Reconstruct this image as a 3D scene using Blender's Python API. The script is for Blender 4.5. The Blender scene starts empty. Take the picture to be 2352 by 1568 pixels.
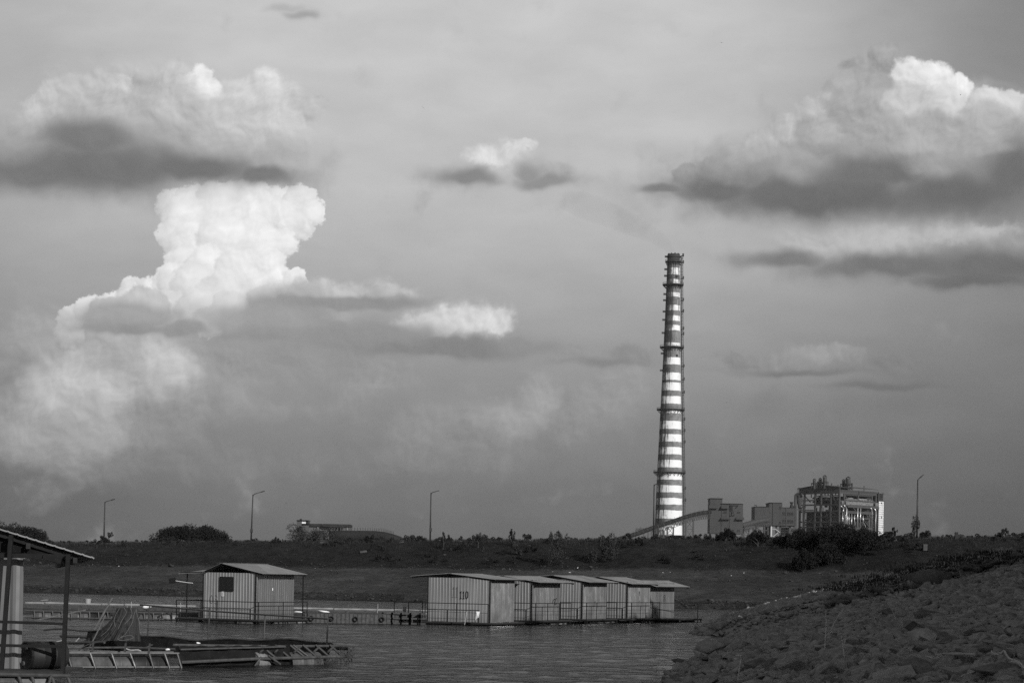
import bpy, bmesh, math, random
from mathutils import Vector, Matrix, noise as mnoise
import numpy as np
random.seed(7)
R = math.radians
sc = bpy.context.scene
COL = sc.collection
# ------------------------------------------------------------------ camera
F = 4580.0            # focal length in units of 1/2352 of the picture width (about 70 mm)
XC, YH = 1176.0, 1325.0
ROLL = R(1.1)
CH = 2.4              # eye height above the water
cs, sn = math.cos(ROLL), math.sin(ROLL)
cd = bpy.data.cameras.new('camera'); cam = bpy.data.objects.new('camera', cd); COL.objects.link(cam)
cam.location = (0, 0, CH)
cam.matrix_world = Matrix.Translation((0, 0, CH)) @ Matrix.Rotation(R(90), 4, 'X') @ Matrix.Rotation(ROLL, 4, 'Z')
cd.sensor_width = 36; cd.lens = 36 * F / 2352.0
cd.shift_y = (YH - 784) / 2352.0
cd.clip_start = 0.5; cd.clip_end = 30000
sc.camera = cam
def W(x, y, d):
    """world point seen at photo position x, y (2352 wide) at distance d"""
    dx, dy = x - XC, YH - y
    return Vector(((dx*cs - dy*sn)/F*d, d, CH + (dx*sn + dy*cs)/F*d))
def on_water(x, y):
    dx, dy = x - XC, YH - y
    return CH * F / -(dx*sn + dy*cs)
sc.view_settings.view_transform = 'Standard'; sc.view_settings.look = 'None'
sc.view_settings.exposure = 0; sc.view_settings.gamma = 1
sc.render.use_motion_blur = False
sc.cycles.use_denoising = False
sc.cycles.sample_clamp_indirect = 4
sc.cycles.max_bounces = 6; sc.cycles.diffuse_bounces = 2; sc.cycles.glossy_bounces = 3
sc.cycles.transparent_max_bounces = 12
# ------------------------------------------------------------------ sun
SUN_AZ, SUN_EL = R(145), R(22)
sd = Vector((math.sin(SUN_AZ)*math.cos(SUN_EL), math.cos(SUN_AZ)*math.cos(SUN_EL), math.sin(SUN_EL)))
sl = bpy.data.lights.new('sun', 'SUN'); sl.energy = 3.6; sl.angle = R(0.5); sl.color = (1, .995, .985)
so = bpy.data.objects.new('sun', sl); COL.objects.link(so)
so.rotation_euler = sd.to_track_quat('Z', 'Y').to_euler(); so.location = (60, -60, 60)
def s2l(v):
    v = v/255.0
    return v/12.92 if v <= .04045 else ((v+.055)/1.055)**2.4
# ------------------------------------------------------------------ sky
wd = bpy.data.worlds.new("World"); sc.world = wd; wd.use_nodes = True
wd.node_tree.nodes.clear()
nt = bpy.data.node_groups.new('cloudy_sky', 'ShaderNodeTree'); nt.interface.new_socket('Value', in_out='OUTPUT', socket_type='NodeSocketFloat')
class NB:
    def __init__(s, nt): s.nt = nt
    def n(s, t, **k):
        o = s.nt.nodes.new(t)
        for a, b in k.items(): setattr(o, a, b)
        return o
    def put(s, sock, v):
        if isinstance(v, bpy.types.NodeSocket): s.nt.links.new(v, sock)
        else: sock.default_value = v
    def m(s, op, a, b=None, c=None, clamp=False):
        o = s.n('ShaderNodeMath', operation=op, use_clamp=clamp)
        s.put(o.inputs[0], a)
        if b is not None: s.put(o.inputs[1], b)
        if c is not None: s.put(o.inputs[2], c)
        return o.outputs[0]
    def vm(s, op, a, b=None, c=None, out=0):
        o = s.n('ShaderNodeVectorMath', operation=op)
        s.put(o.inputs[0], a)
        if b is not None: s.put(o.inputs[1], b)
        if c is not None: s.put(o.inputs[2], c)
        return o.outputs[out]
    def sep(s, v):
        o = s.n('ShaderNodeSeparateXYZ'); s.put(o.inputs[0], v); return o.outputs
    def comb(s, x, y, z):
        o = s.n('ShaderNodeCombineXYZ')
        for i, v in enumerate((x, y, z)): s.put(o.inputs[i], v)
        return o.outputs[0]
    def ss(s, v, a, b, o0=0., o1=1.):
        o = s.n('ShaderNodeMapRange', interpolation_type='SMOOTHSTEP')
        s.put(o.inputs[0], v)
        for i, x in enumerate((a, b, o0, o1)): s.put(o.inputs[i+1], x)
        return o.outputs[0]
    def lin(s, v, a, b, o0=0., o1=1.):
        o = s.n('ShaderNodeMapRange', interpolation_type='LINEAR')
        s.put(o.inputs[0], v)
        for i, x in enumerate((a, b, o0, o1)): s.put(o.inputs[i+1], x)
        return o.outputs[0]
    def noise(s, v, scale, detail=4, rough=.55, dims='2D', lac=2.0, dist=0., col=False):
        o = s.n('ShaderNodeTexNoise', noise_dimensions=dims)
        s.put(o.inputs['Vector'], v)
        o.inputs['Scale'].default_value = scale; o.inputs['Detail'].default_value = detail
        o.inputs['Roughness'].default_value = rough; o.inputs['Lacunarity'].default_value = lac
        o.inputs['Distortion'].default_value = dist
        return o.outputs[1 if col else 0]
    def mix(s, f, a, b):
        o = s.n('ShaderNodeMix', data_type='FLOAT')
        s.put(o.inputs[0], f); s.put(o.inputs[2], a); s.put(o.inputs[3], b)
        return o.outputs[0]
    def ramp(s, v, stops, interp='LINEAR'):
        o = s.n('ShaderNodeValToRGB'); o.color_ramp.interpolation = interp
        s.put(o.inputs[0], v)
        el = o.color_ramp.elements
        while len(el) < len(stops): el.new(.5)
        for e, (p, c) in zip(el, stops): e.position = p; e.color = (c, c, c, 1)
        return o.outputs[0]
b = NB(nt)
tc = b.n('ShaderNodeTexCoord').outputs['Generated']
dx, dy, dz = b.sep(tc)[:]
dyc = b.m('MAXIMUM', dy, .2)
u = b.m('DIVIDE', dx, dyc); v = b.m('DIVIDE', dz, dyc)
# direction measured in the tilted frame of the cloud field, units: 1/4580 of a radian
px = b.m('ADD', b.m('MULTIPLY_ADD', u, F*cs, XC), b.m('MULTIPLY', v, F*sn))
py = b.m('ADD', b.m('MULTIPLY_ADD', v, -F*cs, YH), b.m('MULTIPLY', u, F*sn))
P0 = b.comb(px, py, 0)
# shared noise fields
wA = b.vm('SUBTRACT', b.noise(P0, 1/170., 3, .55, col=True), (.5, .5, 0))
wB = b.vm('SUBTRACT', b.noise(P0, 1/38., 5, .62, col=True), (.5, .5, 0))
P1 = b.vm('MULTIPLY_ADD', wA, (90, 50, 0), P0)               # softly warped
P2 = b.vm('MULTIPLY_ADD', wB, (44, 38, 0), P1)               # finely warped
PL = b.vm('ADD', P1, (7, -9, 0))
nF = b.noise(P1, 1/100., 6, .50)
nFl = b.noise(PL, 1/100., 6, .50)
relief = b.m('SUBTRACT', nF, nFl)                            # brighter towards the sun side of each billow
nS = b.noise(b.vm('MULTIPLY', P1, (1, 2.6, 1)), 1/240., 5, .5) # flat streaks
def blobs(b, P, lst):
    """lst: x, y, rx, ry_top, ry_bottom, tone -> (field, tone)"""
    fld = None; sw = None; st = None
    for (x, y, rx, rt, rb, tone) in lst:
        q = b.vm('MULTIPLY_ADD', P, (1./rx, 1./rt, 0), (-x/rx, -y/rt, 0))
        if rt != rb:          # the lower half of a blob may be flatter than the upper half
            q = b.vm('MAXIMUM' if rt > rb else 'MINIMUM', q, b.vm('MULTIPLY_ADD', P, (1./rx, 1./rb, 0), (-x/rx, -y/rb, 0)))
        d = b.vm('DOT_PRODUCT', q, q, out=1)
        f = b.m('SUBTRACT', b.m('DIVIDE', 2., b.m('ADD', d, 1.)), 1.)
        fld = f if fld is None else b.m('SMOOTH_MAX', fld, f, .25)
        w = b.m('MAXIMUM', b.m('ADD', f, 1.), .002); w = b.m('MULTIPLY', w, w)
        sw = w if sw is None else b.m('ADD', sw, w)
        st = b.m('MULTIPLY', w, s2l(tone)) if st is None else b.m('MULTIPLY_ADD', w, s2l(tone), st)
    return fld, b.m('DIVIDE', st, sw)
# -- clear air between the clouds
g = b.ramp(b.lin(py, -200, 1400), [((y+200)/1600., s2l(t)) for y, t in
      ((-200, 199), (0, 199), (300, 194), (500, 187), (650, 172), (800, 153), (950, 136), (1050, 123), (1150, 111), (1240, 104), (1400, 96))])
lf = b.ss(px, 620, -250, 1., .74)
rt_ = b.ss(px, 1500, 2500, 1., b.lin(py, 0, 1200, .38, .70))
sky = b.m('MULTIPLY', b.m('MULTIPLY', g, lf), rt_)
sky = b.m('MULTIPLY', sky, b.lin(nS,   .25, .75, .94, 1.06))
def layer(sky, P, build):
    """one layer of cloud in a node group of its own: build(builder, sky, P, nF, relief) -> new sky value"""
    g = bpy.data.node_groups.new('cloud_layer', 'ShaderNodeTree')
    for nm, ty in (('sky', 'NodeSocketFloat'), ('P', 'NodeSocketVector'), ('nz', 'NodeSocketFloat'), ('relief', 'NodeSocketFloat')): g.interface.new_socket(nm, in_out='INPUT', socket_type=ty)
    g.interface.new_socket('sky', in_out='OUTPUT', socket_type='NodeSocketFloat')
    gb = NB(g); gi = gb.n('NodeGroupInput').outputs
    res = build(gb, gi[0], gb.vm('MULTIPLY_ADD', gi[0], (1e-9, 1e-9, 0), gi[1]), gi[2], gi[3])
    go = gb.n('NodeGroupOutput'); gb.put(go.inputs[0], res)
    o = b.n('ShaderNodeGroup'); o.node_tree = g
    for i, v_ in enumerate((sky, P, nF, relief)): b.put(o.inputs[i], v_)
    return o.outputs[0]
def over(sky, P, lst, A, e0, e1, rel=0., opac=1., vary=0.):
    def bd(b, sky, P, nz, relief):
        fld, tone = blobs(b, P, lst)
        if A: fld = b.m('ADD', fld, b.m('MULTIPLY', b.m('SUBTRACT', nz, .5), 2.*A))
        a = b.ss(fld, e0, e1, 0., opac)
        if rel: tone = b.m('MULTIPLY', tone, b.m('MULTIPLY_ADD', relief, rel, 1.))
        if vary: tone = b.m('MULTIPLY', tone, b.m('MULTIPLY_ADD', b.m('SUBTRACT', nz, .5), vary, 1.))
        return b.mix(a, sky, tone)
    return layer(sky, P, bd)
# -- far soft haze clouds
sky = over(sky, P1, [(190, 890, 150, 90, 90, 192), (380, 850, 120, 90, 80, 192), (130, 985, 150, 80, 70, 172),
                     (290, 795, 170, 80, 60, 178), (80, 770, 80, 50, 50, 158), (540, 850, 80, 50, 50, 152)], .9, -.7, .85, .9, .9)
sky = over(sky, P1, [(1130, 965, 170, 50, 55, 152), (1245, 920, 65, 50, 50, 158), (1400, 930, 120, 55, 45, 148), (980, 985, 110, 40, 40, 142),
                     (870, 885, 110, 30, 30, 150), (1080, 1040, 200, 40, 40, 132), (560, 1060, 330, 50, 40, 128), (700, 830, 300, 60, 60, 147)],
           1., -.7, .95, .7, .85)
sky = over(sky, P1, [(1750, 930, 80, 45, 50, 126), (2050, 935, 170, 40, 40, 118), (2180, 870, 110, 25, 20, 122)], 1., -.5, 1.2, .4, .7)
sky = over(sky, P1, [(1830, 853, 170, 14, 9, 105), (2010, 886, 150, 12, 9, 104), (1390, 835, 120, 14, 10, 122)], .5, -.5, 1.3, 0, .7)
sky = over(sky, P2, [(1700, 830, 40, 20, 14, 140), (1770, 825, 70, 22, 16, 146), (1880, 812, 80, 28, 22, 152), (1960, 820, 50, 28, 22, 140),
                     (2060, 836, 70, 18, 12, 126), (1310, 812, 40, 16, 16, 148), (1450, 816, 70, 18, 14, 142)], .8, -.45, .75, .8, .88)
# -- rounded billows, drawn one in front of the other
P3 = b.vm('MULTIPLY_ADD', wB, (36, 32, 0), b.vm('MULTIPLY_ADD', wA, (34, 20, 0), P0))
wC = b.vm('SUBTRACT', b.noise(P0, 1/13., 3, .6, col=True), (.5, .5, 0))
P4 = b.vm('MULTIPLY_ADD', wC, (12, 11, 0), P3)
def puffs(sky, P, lst, soft, shade, fadelow=0., opac=1., ry=.92, rel=0.):
    def bd(b, sky, P, nz, relief):
        for it in part:
            x, y, r = it[:3]; tone = it[3] if len(it) > 3 else 246
            q = b.vm('MULTIPLY_ADD', P, (1./r, 1./(r*ry), 0), (-x/r, -y/(r*ry), 0))
            f = b.m('SUBTRACT', 1., b.vm('DOT_PRODUCT', q, q, out=1))
            lit = b.vm('DOT_PRODUCT', q, (.45, -.75, 0), out=1)      # the upper right of each billow catches the sun
            a = b.ss(f, -soft*.35, soft, 0., opac)
            if fadelow: a = b.m('MULTIPLY', a, b.ss(lit, -1.0, fadelow))
            k = b.m('MULTIPLY_ADD', lit, shade*.7, b.m('MULTIPLY_ADD', f, shade*.6, 1.-shade*.9))
            if rel: k = b.m('MULTIPLY', k, b.m('MULTIPLY_ADD', relief, rel, 1.))
            sky = b.mix(a, sky, b.m('MULTIPLY', k, s2l(tone)))
        return sky
    for i in range(0, len(lst), 6):
        part = lst[i:i+6]; sky = layer(sky, P, bd)
    return sky
sky = puffs(sky, P2, [(110, 885, 80, 186), (185, 850, 85, 204), (255, 885, 75, 202), (150, 950, 90, 192), (85, 1000, 80, 164), (215, 975, 85, 176), (330, 800, 70, 180), (375, 830, 66, 206),
                      (405, 875, 62, 200), (330, 875, 66, 178), (250, 800, 80, 172), (540, 845, 50, 156), (160, 1030, 90, 156), (340, 970, 80, 150), (430, 930, 70, 152)], 1.1, .14, 0., .82, rel=1.2)
sky = puffs(sky, P2, [(1245, 905, 60, 168), (1200, 950, 66, 166), (1120, 975, 70, 160), (1400, 905, 62, 158), (1440, 880, 50, 156), (950, 985, 60, 148), (1310, 985, 60, 146), (1340, 950, 60, 146), (1030, 985, 60, 148), (1090, 1030, 80, 136), (860, 880, 70, 156)], 1.0, .10, 0., .66, rel=1.0)
sky = puffs(sky, P2, [(1700, 832, 34, 140), (1740, 828, 34, 146), (1785, 822, 38, 152), (1830, 820, 38, 156), (1880, 812, 40, 162), (1930, 808, 36, 160), (1965, 815, 34, 148), (2060, 838, 40, 130), (1305, 812, 30, 152), (1450, 818, 44, 146)], .9, .14, .0, .8, ry=.6, rel=.8)
# -- tall white cumulus
ca_ = [(160, 768, 40, 196), (165, 728, 36, 218), (205, 712, 40, 232), (250, 702, 36, 232), (300, 674, 42, 236), (340, 668, 40, 238), (392, 650, 44), (395, 472, 44, 236), (440, 462, 44, 240), (490, 456, 46, 242), (540, 452, 46, 244), (592, 458, 44, 244), (640, 462, 42),
       (690, 460, 40), (712, 490, 38), (690, 522, 36), (640, 505, 62), (570, 492, 72), (500, 492, 72, 242), (432, 500, 62, 243), (402, 540, 44, 238), (640, 560, 46), (452, 560, 62), (590, 565, 66), (520, 552, 72), (422, 602, 46, 240),
       (612, 612, 46), (482, 612, 58), (548, 618, 62, 243), (405, 640, 44, 240), (640, 645, 38), (680, 648, 32), (586, 662, 50, 242), (452, 655, 56, 238), (522, 664, 60, 240), (600, 690, 36, 232), (395, 702, 46, 228), (462, 706, 56, 230), (530, 712, 50, 230), (482, 742, 40, 220), (330, 715, 70, 208), (250, 735, 60, 200)]
sky = puffs(sky, P4, ca_, .26, .24, rel=.9)
# -- grey shelves in front of it
sky = over(sky, P2, [(790, 668, 170, 26, 20, 190), (1050, 745, 120, 50, 40, 218), (960, 760, 80, 46, 36, 200), (1150, 738, 55, 42, 40, 214), (700, 720, 120, 22, 20, 172)],
           .5, -.2, .55, 1.4, .96)
sky = over(sky, P1, [(300, 730, 135, 36, 30, 164), (300, 754, 120, 16, 14, 138), (430, 757, 60, 24, 16, 146), (630, 735, 160, 60, 40, 162), (640, 768, 150, 20, 16, 140),
                     (780, 693, 200, 16, 16, 142), (1010, 798, 260, 26, 22, 128), (820, 770, 200, 40, 40, 146), (1195, 790, 45, 22, 22, 148)],
           .34, -.4, .45, .5, .97)
# -- small middle cloud
sky = over(sky, P2, [(1120, 360, 60, 34, 26, 222), (1165, 350, 50, 24, 22, 216), (1205, 332, 24, 12, 10, 205), (1265, 390, 40, 20, 18, 178)], .5, -.25, .55, 1.1, .96)
sky = over(sky, P1, [(1070, 410, 90, 26, 18, 128), (1240, 415, 95, 24, 20, 141), (1205, 395, 40, 26, 20, 148)], .5, -.45, .9, 0, .92)
# -- high wisps
sky = over(sky, P1, [(690, 40, 44, 16, 12, 150), (650, 24, 50, 14, 12, 172)], .9, -.3, 1.4, 0, .75)
# -- big left cloud: billowing heads, then the shaded base
sky = over(sky, P2, [(200, 260, 190, 80, 70, 190), (420, 270, 180, 90, 80, 192), (600, 280, 140, 80, 80, 204), (640, 365, 80, 34, 30, 180), (60, 310, 90, 50, 50, 176), (330, 190, 130, 50, 60, 190)], .5, -.35, .6, 1.0, .95)
sky = puffs(sky, P3, [(735, 240, 26, 196), (700, 250, 40, 196), (55, 300, 48, 188), (80, 255, 46, 206), (118, 228, 46, 210), (168, 208, 46, 202), (340, 205, 62, 190), (225, 198, 50, 202), (272, 195, 36, 214), (405, 178, 52, 200), (655, 222, 50, 212), (600, 205, 56, 226),
                      (530, 215, 48, 206), (462, 172, 30, 236), (440, 196, 34, 226), (478, 200, 34, 238), (455, 222, 40, 226), (560, 250, 80, 212), (640, 275, 70, 208), (400, 260, 90, 196), (500, 300, 90, 200), (250, 255, 70, 194)], .5, .16, -.2, .92, rel=1.3)
sky = over(sky, P1, [(210, 388, 320, 76, 56, 104), (200, 322, 160, 60, 60, 122), (70, 396, 190, 50, 48, 116), (430, 394, 210, 48, 36, 110), (600, 406, 100, 28, 24, 120), (-60, 415, 120, 40, 40, 130)], .5, -.6, .85, .25, .97, vary=.35)
# -- big right cloud
sky = over(sky, P2, [(1960, 230, 90, 90, 110, 172), (2150, 290, 200, 110, 110, 176), (2300, 310, 130, 90, 90, 178), (1950, 330, 220, 110, 90, 170), (1820, 350, 130, 60, 60, 168), (2040, 140, 60, 40, 60, 160), (1680, 395, 120, 30, 34, 168)], .55, -.35, .6, 1.1, .95)
sky = puffs(sky, P3, [(2030, 135, 44, 168), (1965, 165, 44, 172), (1935, 205, 50, 178), (1900, 240, 40, 186), (1858, 262, 44, 194), (1805, 300, 46, 190), (1745, 338, 46, 188), (1695, 368, 40, 184), (1640, 395, 40, 174), (1580, 408, 36, 170), (1960, 260, 70, 174), (2095, 180, 52, 238), (2145, 182, 46, 242),
                      (2350, 255, 40, 208), (2310, 240, 40, 222), (2262, 240, 42, 220), (2202, 204, 36, 245), (2170, 240, 56, 220), (2080, 240, 60, 206), (2260, 290, 70, 196), (1880, 310, 60, 178), (2010, 320, 90, 176), (2140, 330, 90, 180)], .45, .18, -.25, .92, rel=1.4)
sky = over(sky, P2, [(2010, 550, 170, 44, 44, 196), (2200, 535, 150, 40, 34, 188), (2265, 522, 100, 18, 18, 204), (1860, 558, 130, 40, 40, 182), (2310, 570, 110, 40, 40, 150)], .5, -.4, .8, .9, .92)
sky = over(sky, P1, [(1900, 450, 360, 66, 56, 96), (1650, 440, 170, 40, 34, 110), (2200, 446, 250, 66, 54, 105), (2330, 400, 110, 90, 80, 108), (2010, 400, 200, 50, 40, 116), (1520, 436, 70, 16, 14, 138)], .5, -.6, .85, .25, .97, vary=.35)
sky = over(sky, P1, [(2050, 612, 250, 36, 32, 110), (1790, 598, 130, 26, 20, 118), (2290, 612, 200, 50, 44, 102), (2240, 645, 170, 30, 20, 100)], .5, -.5, .85, .3, .9, vary=.3)
sky = over(sky, P1, [(2140, 385, 70, 30, 28, 166), (2110, 335, 90, 24, 20, 180), (2260, 345, 70, 20, 16, 170)], .6, -.4, 1., .8, .75)
# -- the rest of the sphere: an ordinary daylight sky, no colour (the picture is monochrome)
ns = b.n('ShaderNodeTexSky', sky_type='NISHITA'); ns.sun_disc = False
ns.sun_elevation = SUN_EL; ns.sun_rotation = SUN_AZ; ns.air_density = 1.; ns.dust_density = 1.5
bw = b.n('ShaderNodeRGBToBW'); b.put(bw.inputs[0], ns.outputs[0])
rest = b.m('MINIMUM', b.m('MULTIPLY', bw.outputs[0], .10), .6)
front = b.m('MULTIPLY', b.ss(dy, .60, .86), b.ss(dz, .62, .40))
final = b.mix(front, rest, sky)
go = b.n('NodeGroupOutput'); b.put(go.inputs[0], final)
wt = wd.node_tree
gn = wt.nodes.new('ShaderNodeGroup'); gn.node_tree = nt
bg = wt.nodes.new('ShaderNodeBackground'); wt.links.new(gn.outputs[0], bg.inputs[0]); bg.inputs[1].default_value = 1.0
wo = wt.nodes.new('ShaderNodeOutputWorld'); wt.links.new(bg.outputs[0], wo.inputs[0])
wd.cycles.sampling_method = 'MANUAL'; wd.cycles.sample_map_resolution = 256
# ------------------------------------------------------------------ helpers
def mat(name, val, rough=.7, metal=0., vary=0., scale=2., vals=None, bump=0., bscale=8., stretch=None, spec=.4, streak=0., panel=0.):
    m = bpy.data.materials.new(name); m.use_nodes = True
    t = m.node_tree; bs = t.nodes['Principled BSDF']; n = NB(t)
    bs.inputs['Base Color'].default_value = (val, val, val, 1)
    bs.inputs['Roughness'].default_value = rough; bs.inputs['Metallic'].default_value = metal
    bs.inputs['Specular IOR Level'].default_value = spec
    if vary or bump:
        co = n.n('ShaderNodeTexCoord').outputs['Object']
        if stretch: co = n.vm('MULTIPLY', co, stretch)
    if vary:
        a = n.noise(co, scale, 6, .62, '3D')
        f = n.lin(a, .3, .7, 1 - vary, 1 + vary)
        if streak:
            s2 = n.noise(n.vm('MULTIPLY', co, (3.1, 3.1, .22)), scale*1.7, 5, .65, '3D')
            f = n.m('MULTIPLY', f, n.lin(s2, .35, .68, 1., 1 - streak))
        if panel:                                                   # each sheet of cladding weathers a little differently
            x_, y_, _z = n.sep(n.n('ShaderNodeTexCoord').outputs['Object'])[:]
            wn = n.n('ShaderNodeTexWhiteNoise', noise_dimensions='1D'); oi = n.n('ShaderNodeObjectInfo')
            n.put(wn.inputs['W'], n.m('ADD', n.m('FLOOR', n.m('DIVIDE', n.m('ADD', x_, y_), .83)), n.m('MULTIPLY', oi.outputs['Random'], 91.)))
            f = n.m('MULTIPLY', f, n.lin(wn.outputs['Value'], 0, 1, 1-panel, 1+panel))
            f = n.m('MULTIPLY', f, n.lin(_z, .2, .75, .78, 1.))      # splash stains along the foot of the wall
        v = n.m('MULTIPLY', f, val)
        t.links.new(v, bs.inputs['Base Color'])
        rr = n.lin(a, .3, .7, min(1, rough+.12), max(.05, rough-.12)); t.links.new(rr, bs.inputs['Roughness'])
    if bump:
        bn = n.n('ShaderNodeBump'); bn.inputs['Strength'].default_value = bump; bn.inputs['Distance'].default_value = .05
        t.links.new(n.noise(co, bscale, 6, .6, '3D'), bn.inputs['Height']); t.links.new(bn.outputs[0], bs.inputs['Normal'])
    return m
class MB:
    def __init__(s, off=(0, 0, 0)): s.v = []; s.f = []; s.o = Vector(off)
    def add(s, vs, fs):
        k = len(s.v); s.v += [tuple(Vector(v) - s.o) for v in vs]; s.f += [tuple(i + k for i in f) for f in fs]
    def quad(s, a, b_, c, d): s.add((a, b_, c, d), ((0, 1, 2, 3),))
    def box(s, c, sz, U=(1, 0, 0), V=(0, 1, 0), Wd=(0, 0, 1)):
        c = Vector(c); U, V, Wd = Vector(U)*sz[0]/2, Vector(V)*sz[1]/2, Vector(Wd)*sz[2]/2
        vs = [c + U*i + V*j + Wd*k for k in (-1, 1) for i, j in ((-1, -1), (1, -1), (1, 1), (-1, 1))]
        s.add(vs, ((3, 2, 1, 0), (4, 5, 6, 7), (0, 1, 5, 4), (1, 2, 6, 5), (2, 3, 7, 6), (3, 0, 4, 7)))
    def bx(s, x0, x1, y0, y1, z0, z1): s.box(((x0+x1)/2, (y0+y1)/2, (z0+z1)/2), (x1-x0, y1-y0, z1-z0))
    def beam(s, p, q, w, h=None, up=(0, 0, 1)):
        p, q = Vector(p), Vector(q); h = h or w
        d = (q - p); L = d.length
        if L < 1e-6: return
        d /= L; up = Vector(up)
        if abs(d.dot(up)) > .98: up = Vector((0, 1, 0)) if abs(d.y) < .9 else Vector((1, 0, 0))
        a = d.cross(up).normalized(); b2 = a.cross(d).normalized()
        s.box((p+q)/2, (L, w, h), d, a, b2)
    def tube(s, pts, r, seg=8, caps=True):
        pts = [Vector(p) for p in pts]; n = len(pts); rs = r if isinstance(r, (list, tuple)) else [r]*n
        rings = []; prev = None
        for i, p in enumerate(pts):
            d = (pts[min(i+1, n-1)] - pts[max(i-1, 0)]).normalized()
            if prev is None:
                a = d.cross(Vector((0, 0, 1)))
                if a.length < .05: a = d.cross(Vector((1, 0, 0)))
            else:
                a = prev - d*prev.dot(d)
            a.normalize(); prev = a; c = d.cross(a)
            rings.append([p + (a*math.cos(6.28319*k/seg) + c*math.sin(6.28319*k/seg))*rs[i] for k in range(seg)])
        vs = [v for rg in rings for v in rg]; fs = []
        for i in range(n-1):
            for k in range(seg):
                k2 = (k+1) % seg; fs.append((i*seg+k, i*seg+k2, (i+1)*seg+k2, (i+1)*seg+k))
        if caps: fs += [tuple(range(seg-1, -1, -1)), tuple((n-1)*seg + k for k in range(seg))]
        s.add(vs, fs)
    def lathe(s, prof, seg=16, org=(0, 0, 0), ax=(0, 0, 1), caps=True):
        org, ax = Vector(org), Vector(ax).normalized()
        a = ax.cross(Vector((0, 0, 1)))
        if a.length < .05: a = Vector((1, 0, 0))
        a.normalize(); c = ax.cross(a)
        vs = [org + ax*z + (a*math.cos(6.28319*k/seg) + c*math.sin(6.28319*k/seg))*r for r, z in prof for k in range(seg)]
        fs = []
        for i in range(len(prof)-1):
            for k in range(seg):
                k2 = (k+1) % seg; fs.append((i*seg+k, i*seg+k2, (i+1)*seg+k2, (i+1)*seg+k))
        if caps: fs += [tuple(range(seg-1, -1, -1)), tuple((len(prof)-1)*seg + k for k in range(seg))]
        s.add(vs, fs)
    def corr(s, org, U, V, nrm, lu, lv, pitch=.165, dep=.03, kind='rib', thick=.004, vfun=None):
        """ribbed sheet: profile along U, ribs run along V"""
        org, U, V, nrm = Vector(org), Vector(U), Vector(V), Vector(nrm)
        n = max(1, round(lu/pitch)); pr = []
        sh = ((0, 0), (.60, 0), (.70, 1), (.80, 1), (.90, 0)) if kind == 'rib' else ((0, 0), (.32, 0), (.47, 1), (.62, 1), (.77, 0)) if kind == 'deep' else tuple((k/6, .5 - .5*math.cos(6.28319*k/6)) for k in range(6))
        for i in range(n):
            for x, y in sh: pr.append(((i+x)*lu/n, y*dep))
        pr.append((lu, pr[0][1]))
        vs = []
        for side in (0, 1):
            for j in (0, 1):
                for x, y in pr: vs.append(org + U*x + V*(lv*j) + nrm*(y - side*thick))
        m = len(pr); fs = []
        for i in range(m-1):
            fs.append((i, i+1, m+i+1, m+i)); fs.append((2*m+i, 3*m+i, 3*m+i+1, 2*m+i+1))
            fs.append((i, 2*m+i, 2*m+i+1, i+1)); fs.append((m+i, m+i+1, 3*m+i+1, 3*m+i))
        fs += [(0, m, 3*m, 2*m), (m-1, 3*m-1, 4*m-1, 2*m-1)]
        s.add(vs, fs)
    def build(s, name, m, parent=None, smooth=False):
        me = bpy.data.meshes.new(name); me.from_pydata(s.v, [], s.f); me.update()
        if smooth: me.polygons.foreach_set('use_smooth', [True]*len(me.polygons))
        me.materials.append(m)
        o = bpy.data.objects.new(name, me); COL.objects.link(o)
        if parent is not None: o.parent = parent
        return o
def np_obj(name, V, Fc, m, parent=None, smooth=False):
    """V (n,3) array, Fc (k,3|4) int array"""
    me = bpy.data.meshes.new(name); k = Fc.shape[1]
    me.vertices.add(len(V)); me.vertices.foreach_set('co', np.asarray(V, np.float32).ravel())
    me.loops.add(Fc.size); me.loops.foreach_set('vertex_index', Fc.astype(np.int32).ravel())
    me.polygons.add(len(Fc)); me.polygons.foreach_set('loop_start', np.arange(0, Fc.size, k, dtype=np.int32))
    me.polygons.foreach_set('loop_total', np.full(len(Fc), k, np.int32))
    if smooth: me.polygons.foreach_set('use_smooth', np.ones(len(Fc), bool))
    me.update(calc_edges=True); me.validate(); me.materials.append(m)
    o = bpy.data.objects.new(name, me); COL.objects.link(o)
    if parent is not None: o.parent = parent
    return o
def tag(o, label=None, cat=None, group=None, kind=None):
    if label: o['label'] = label
    if cat: o['category'] = cat
    if group: o['group'] = group
    if kind: o['kind'] = kind
    return o
def thing(name, label, cat, loc=(0, 0, 0), rz=0, group=None):
    o = bpy.data.objects.new(name, None); COL.objects.link(o); o.location = loc; o.rotation_euler = (0, 0, rz)
    o.empty_display_size = .3
    return tag(o, label, cat, group)
KIDS = {}
def dup(o, label=None, group=None, parent=None):
    c = o.copy(); COL.objects.link(c)
    if parent is not None: c.parent = parent; c.matrix_parent_inverse = o.matrix_parent_inverse
    if label: c['label'] = label
    if group: c['group'] = group
    for ch in o.children: dup(ch, parent=c)
    return c
def rng(seed): return np.random.default_rng(seed)
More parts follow.
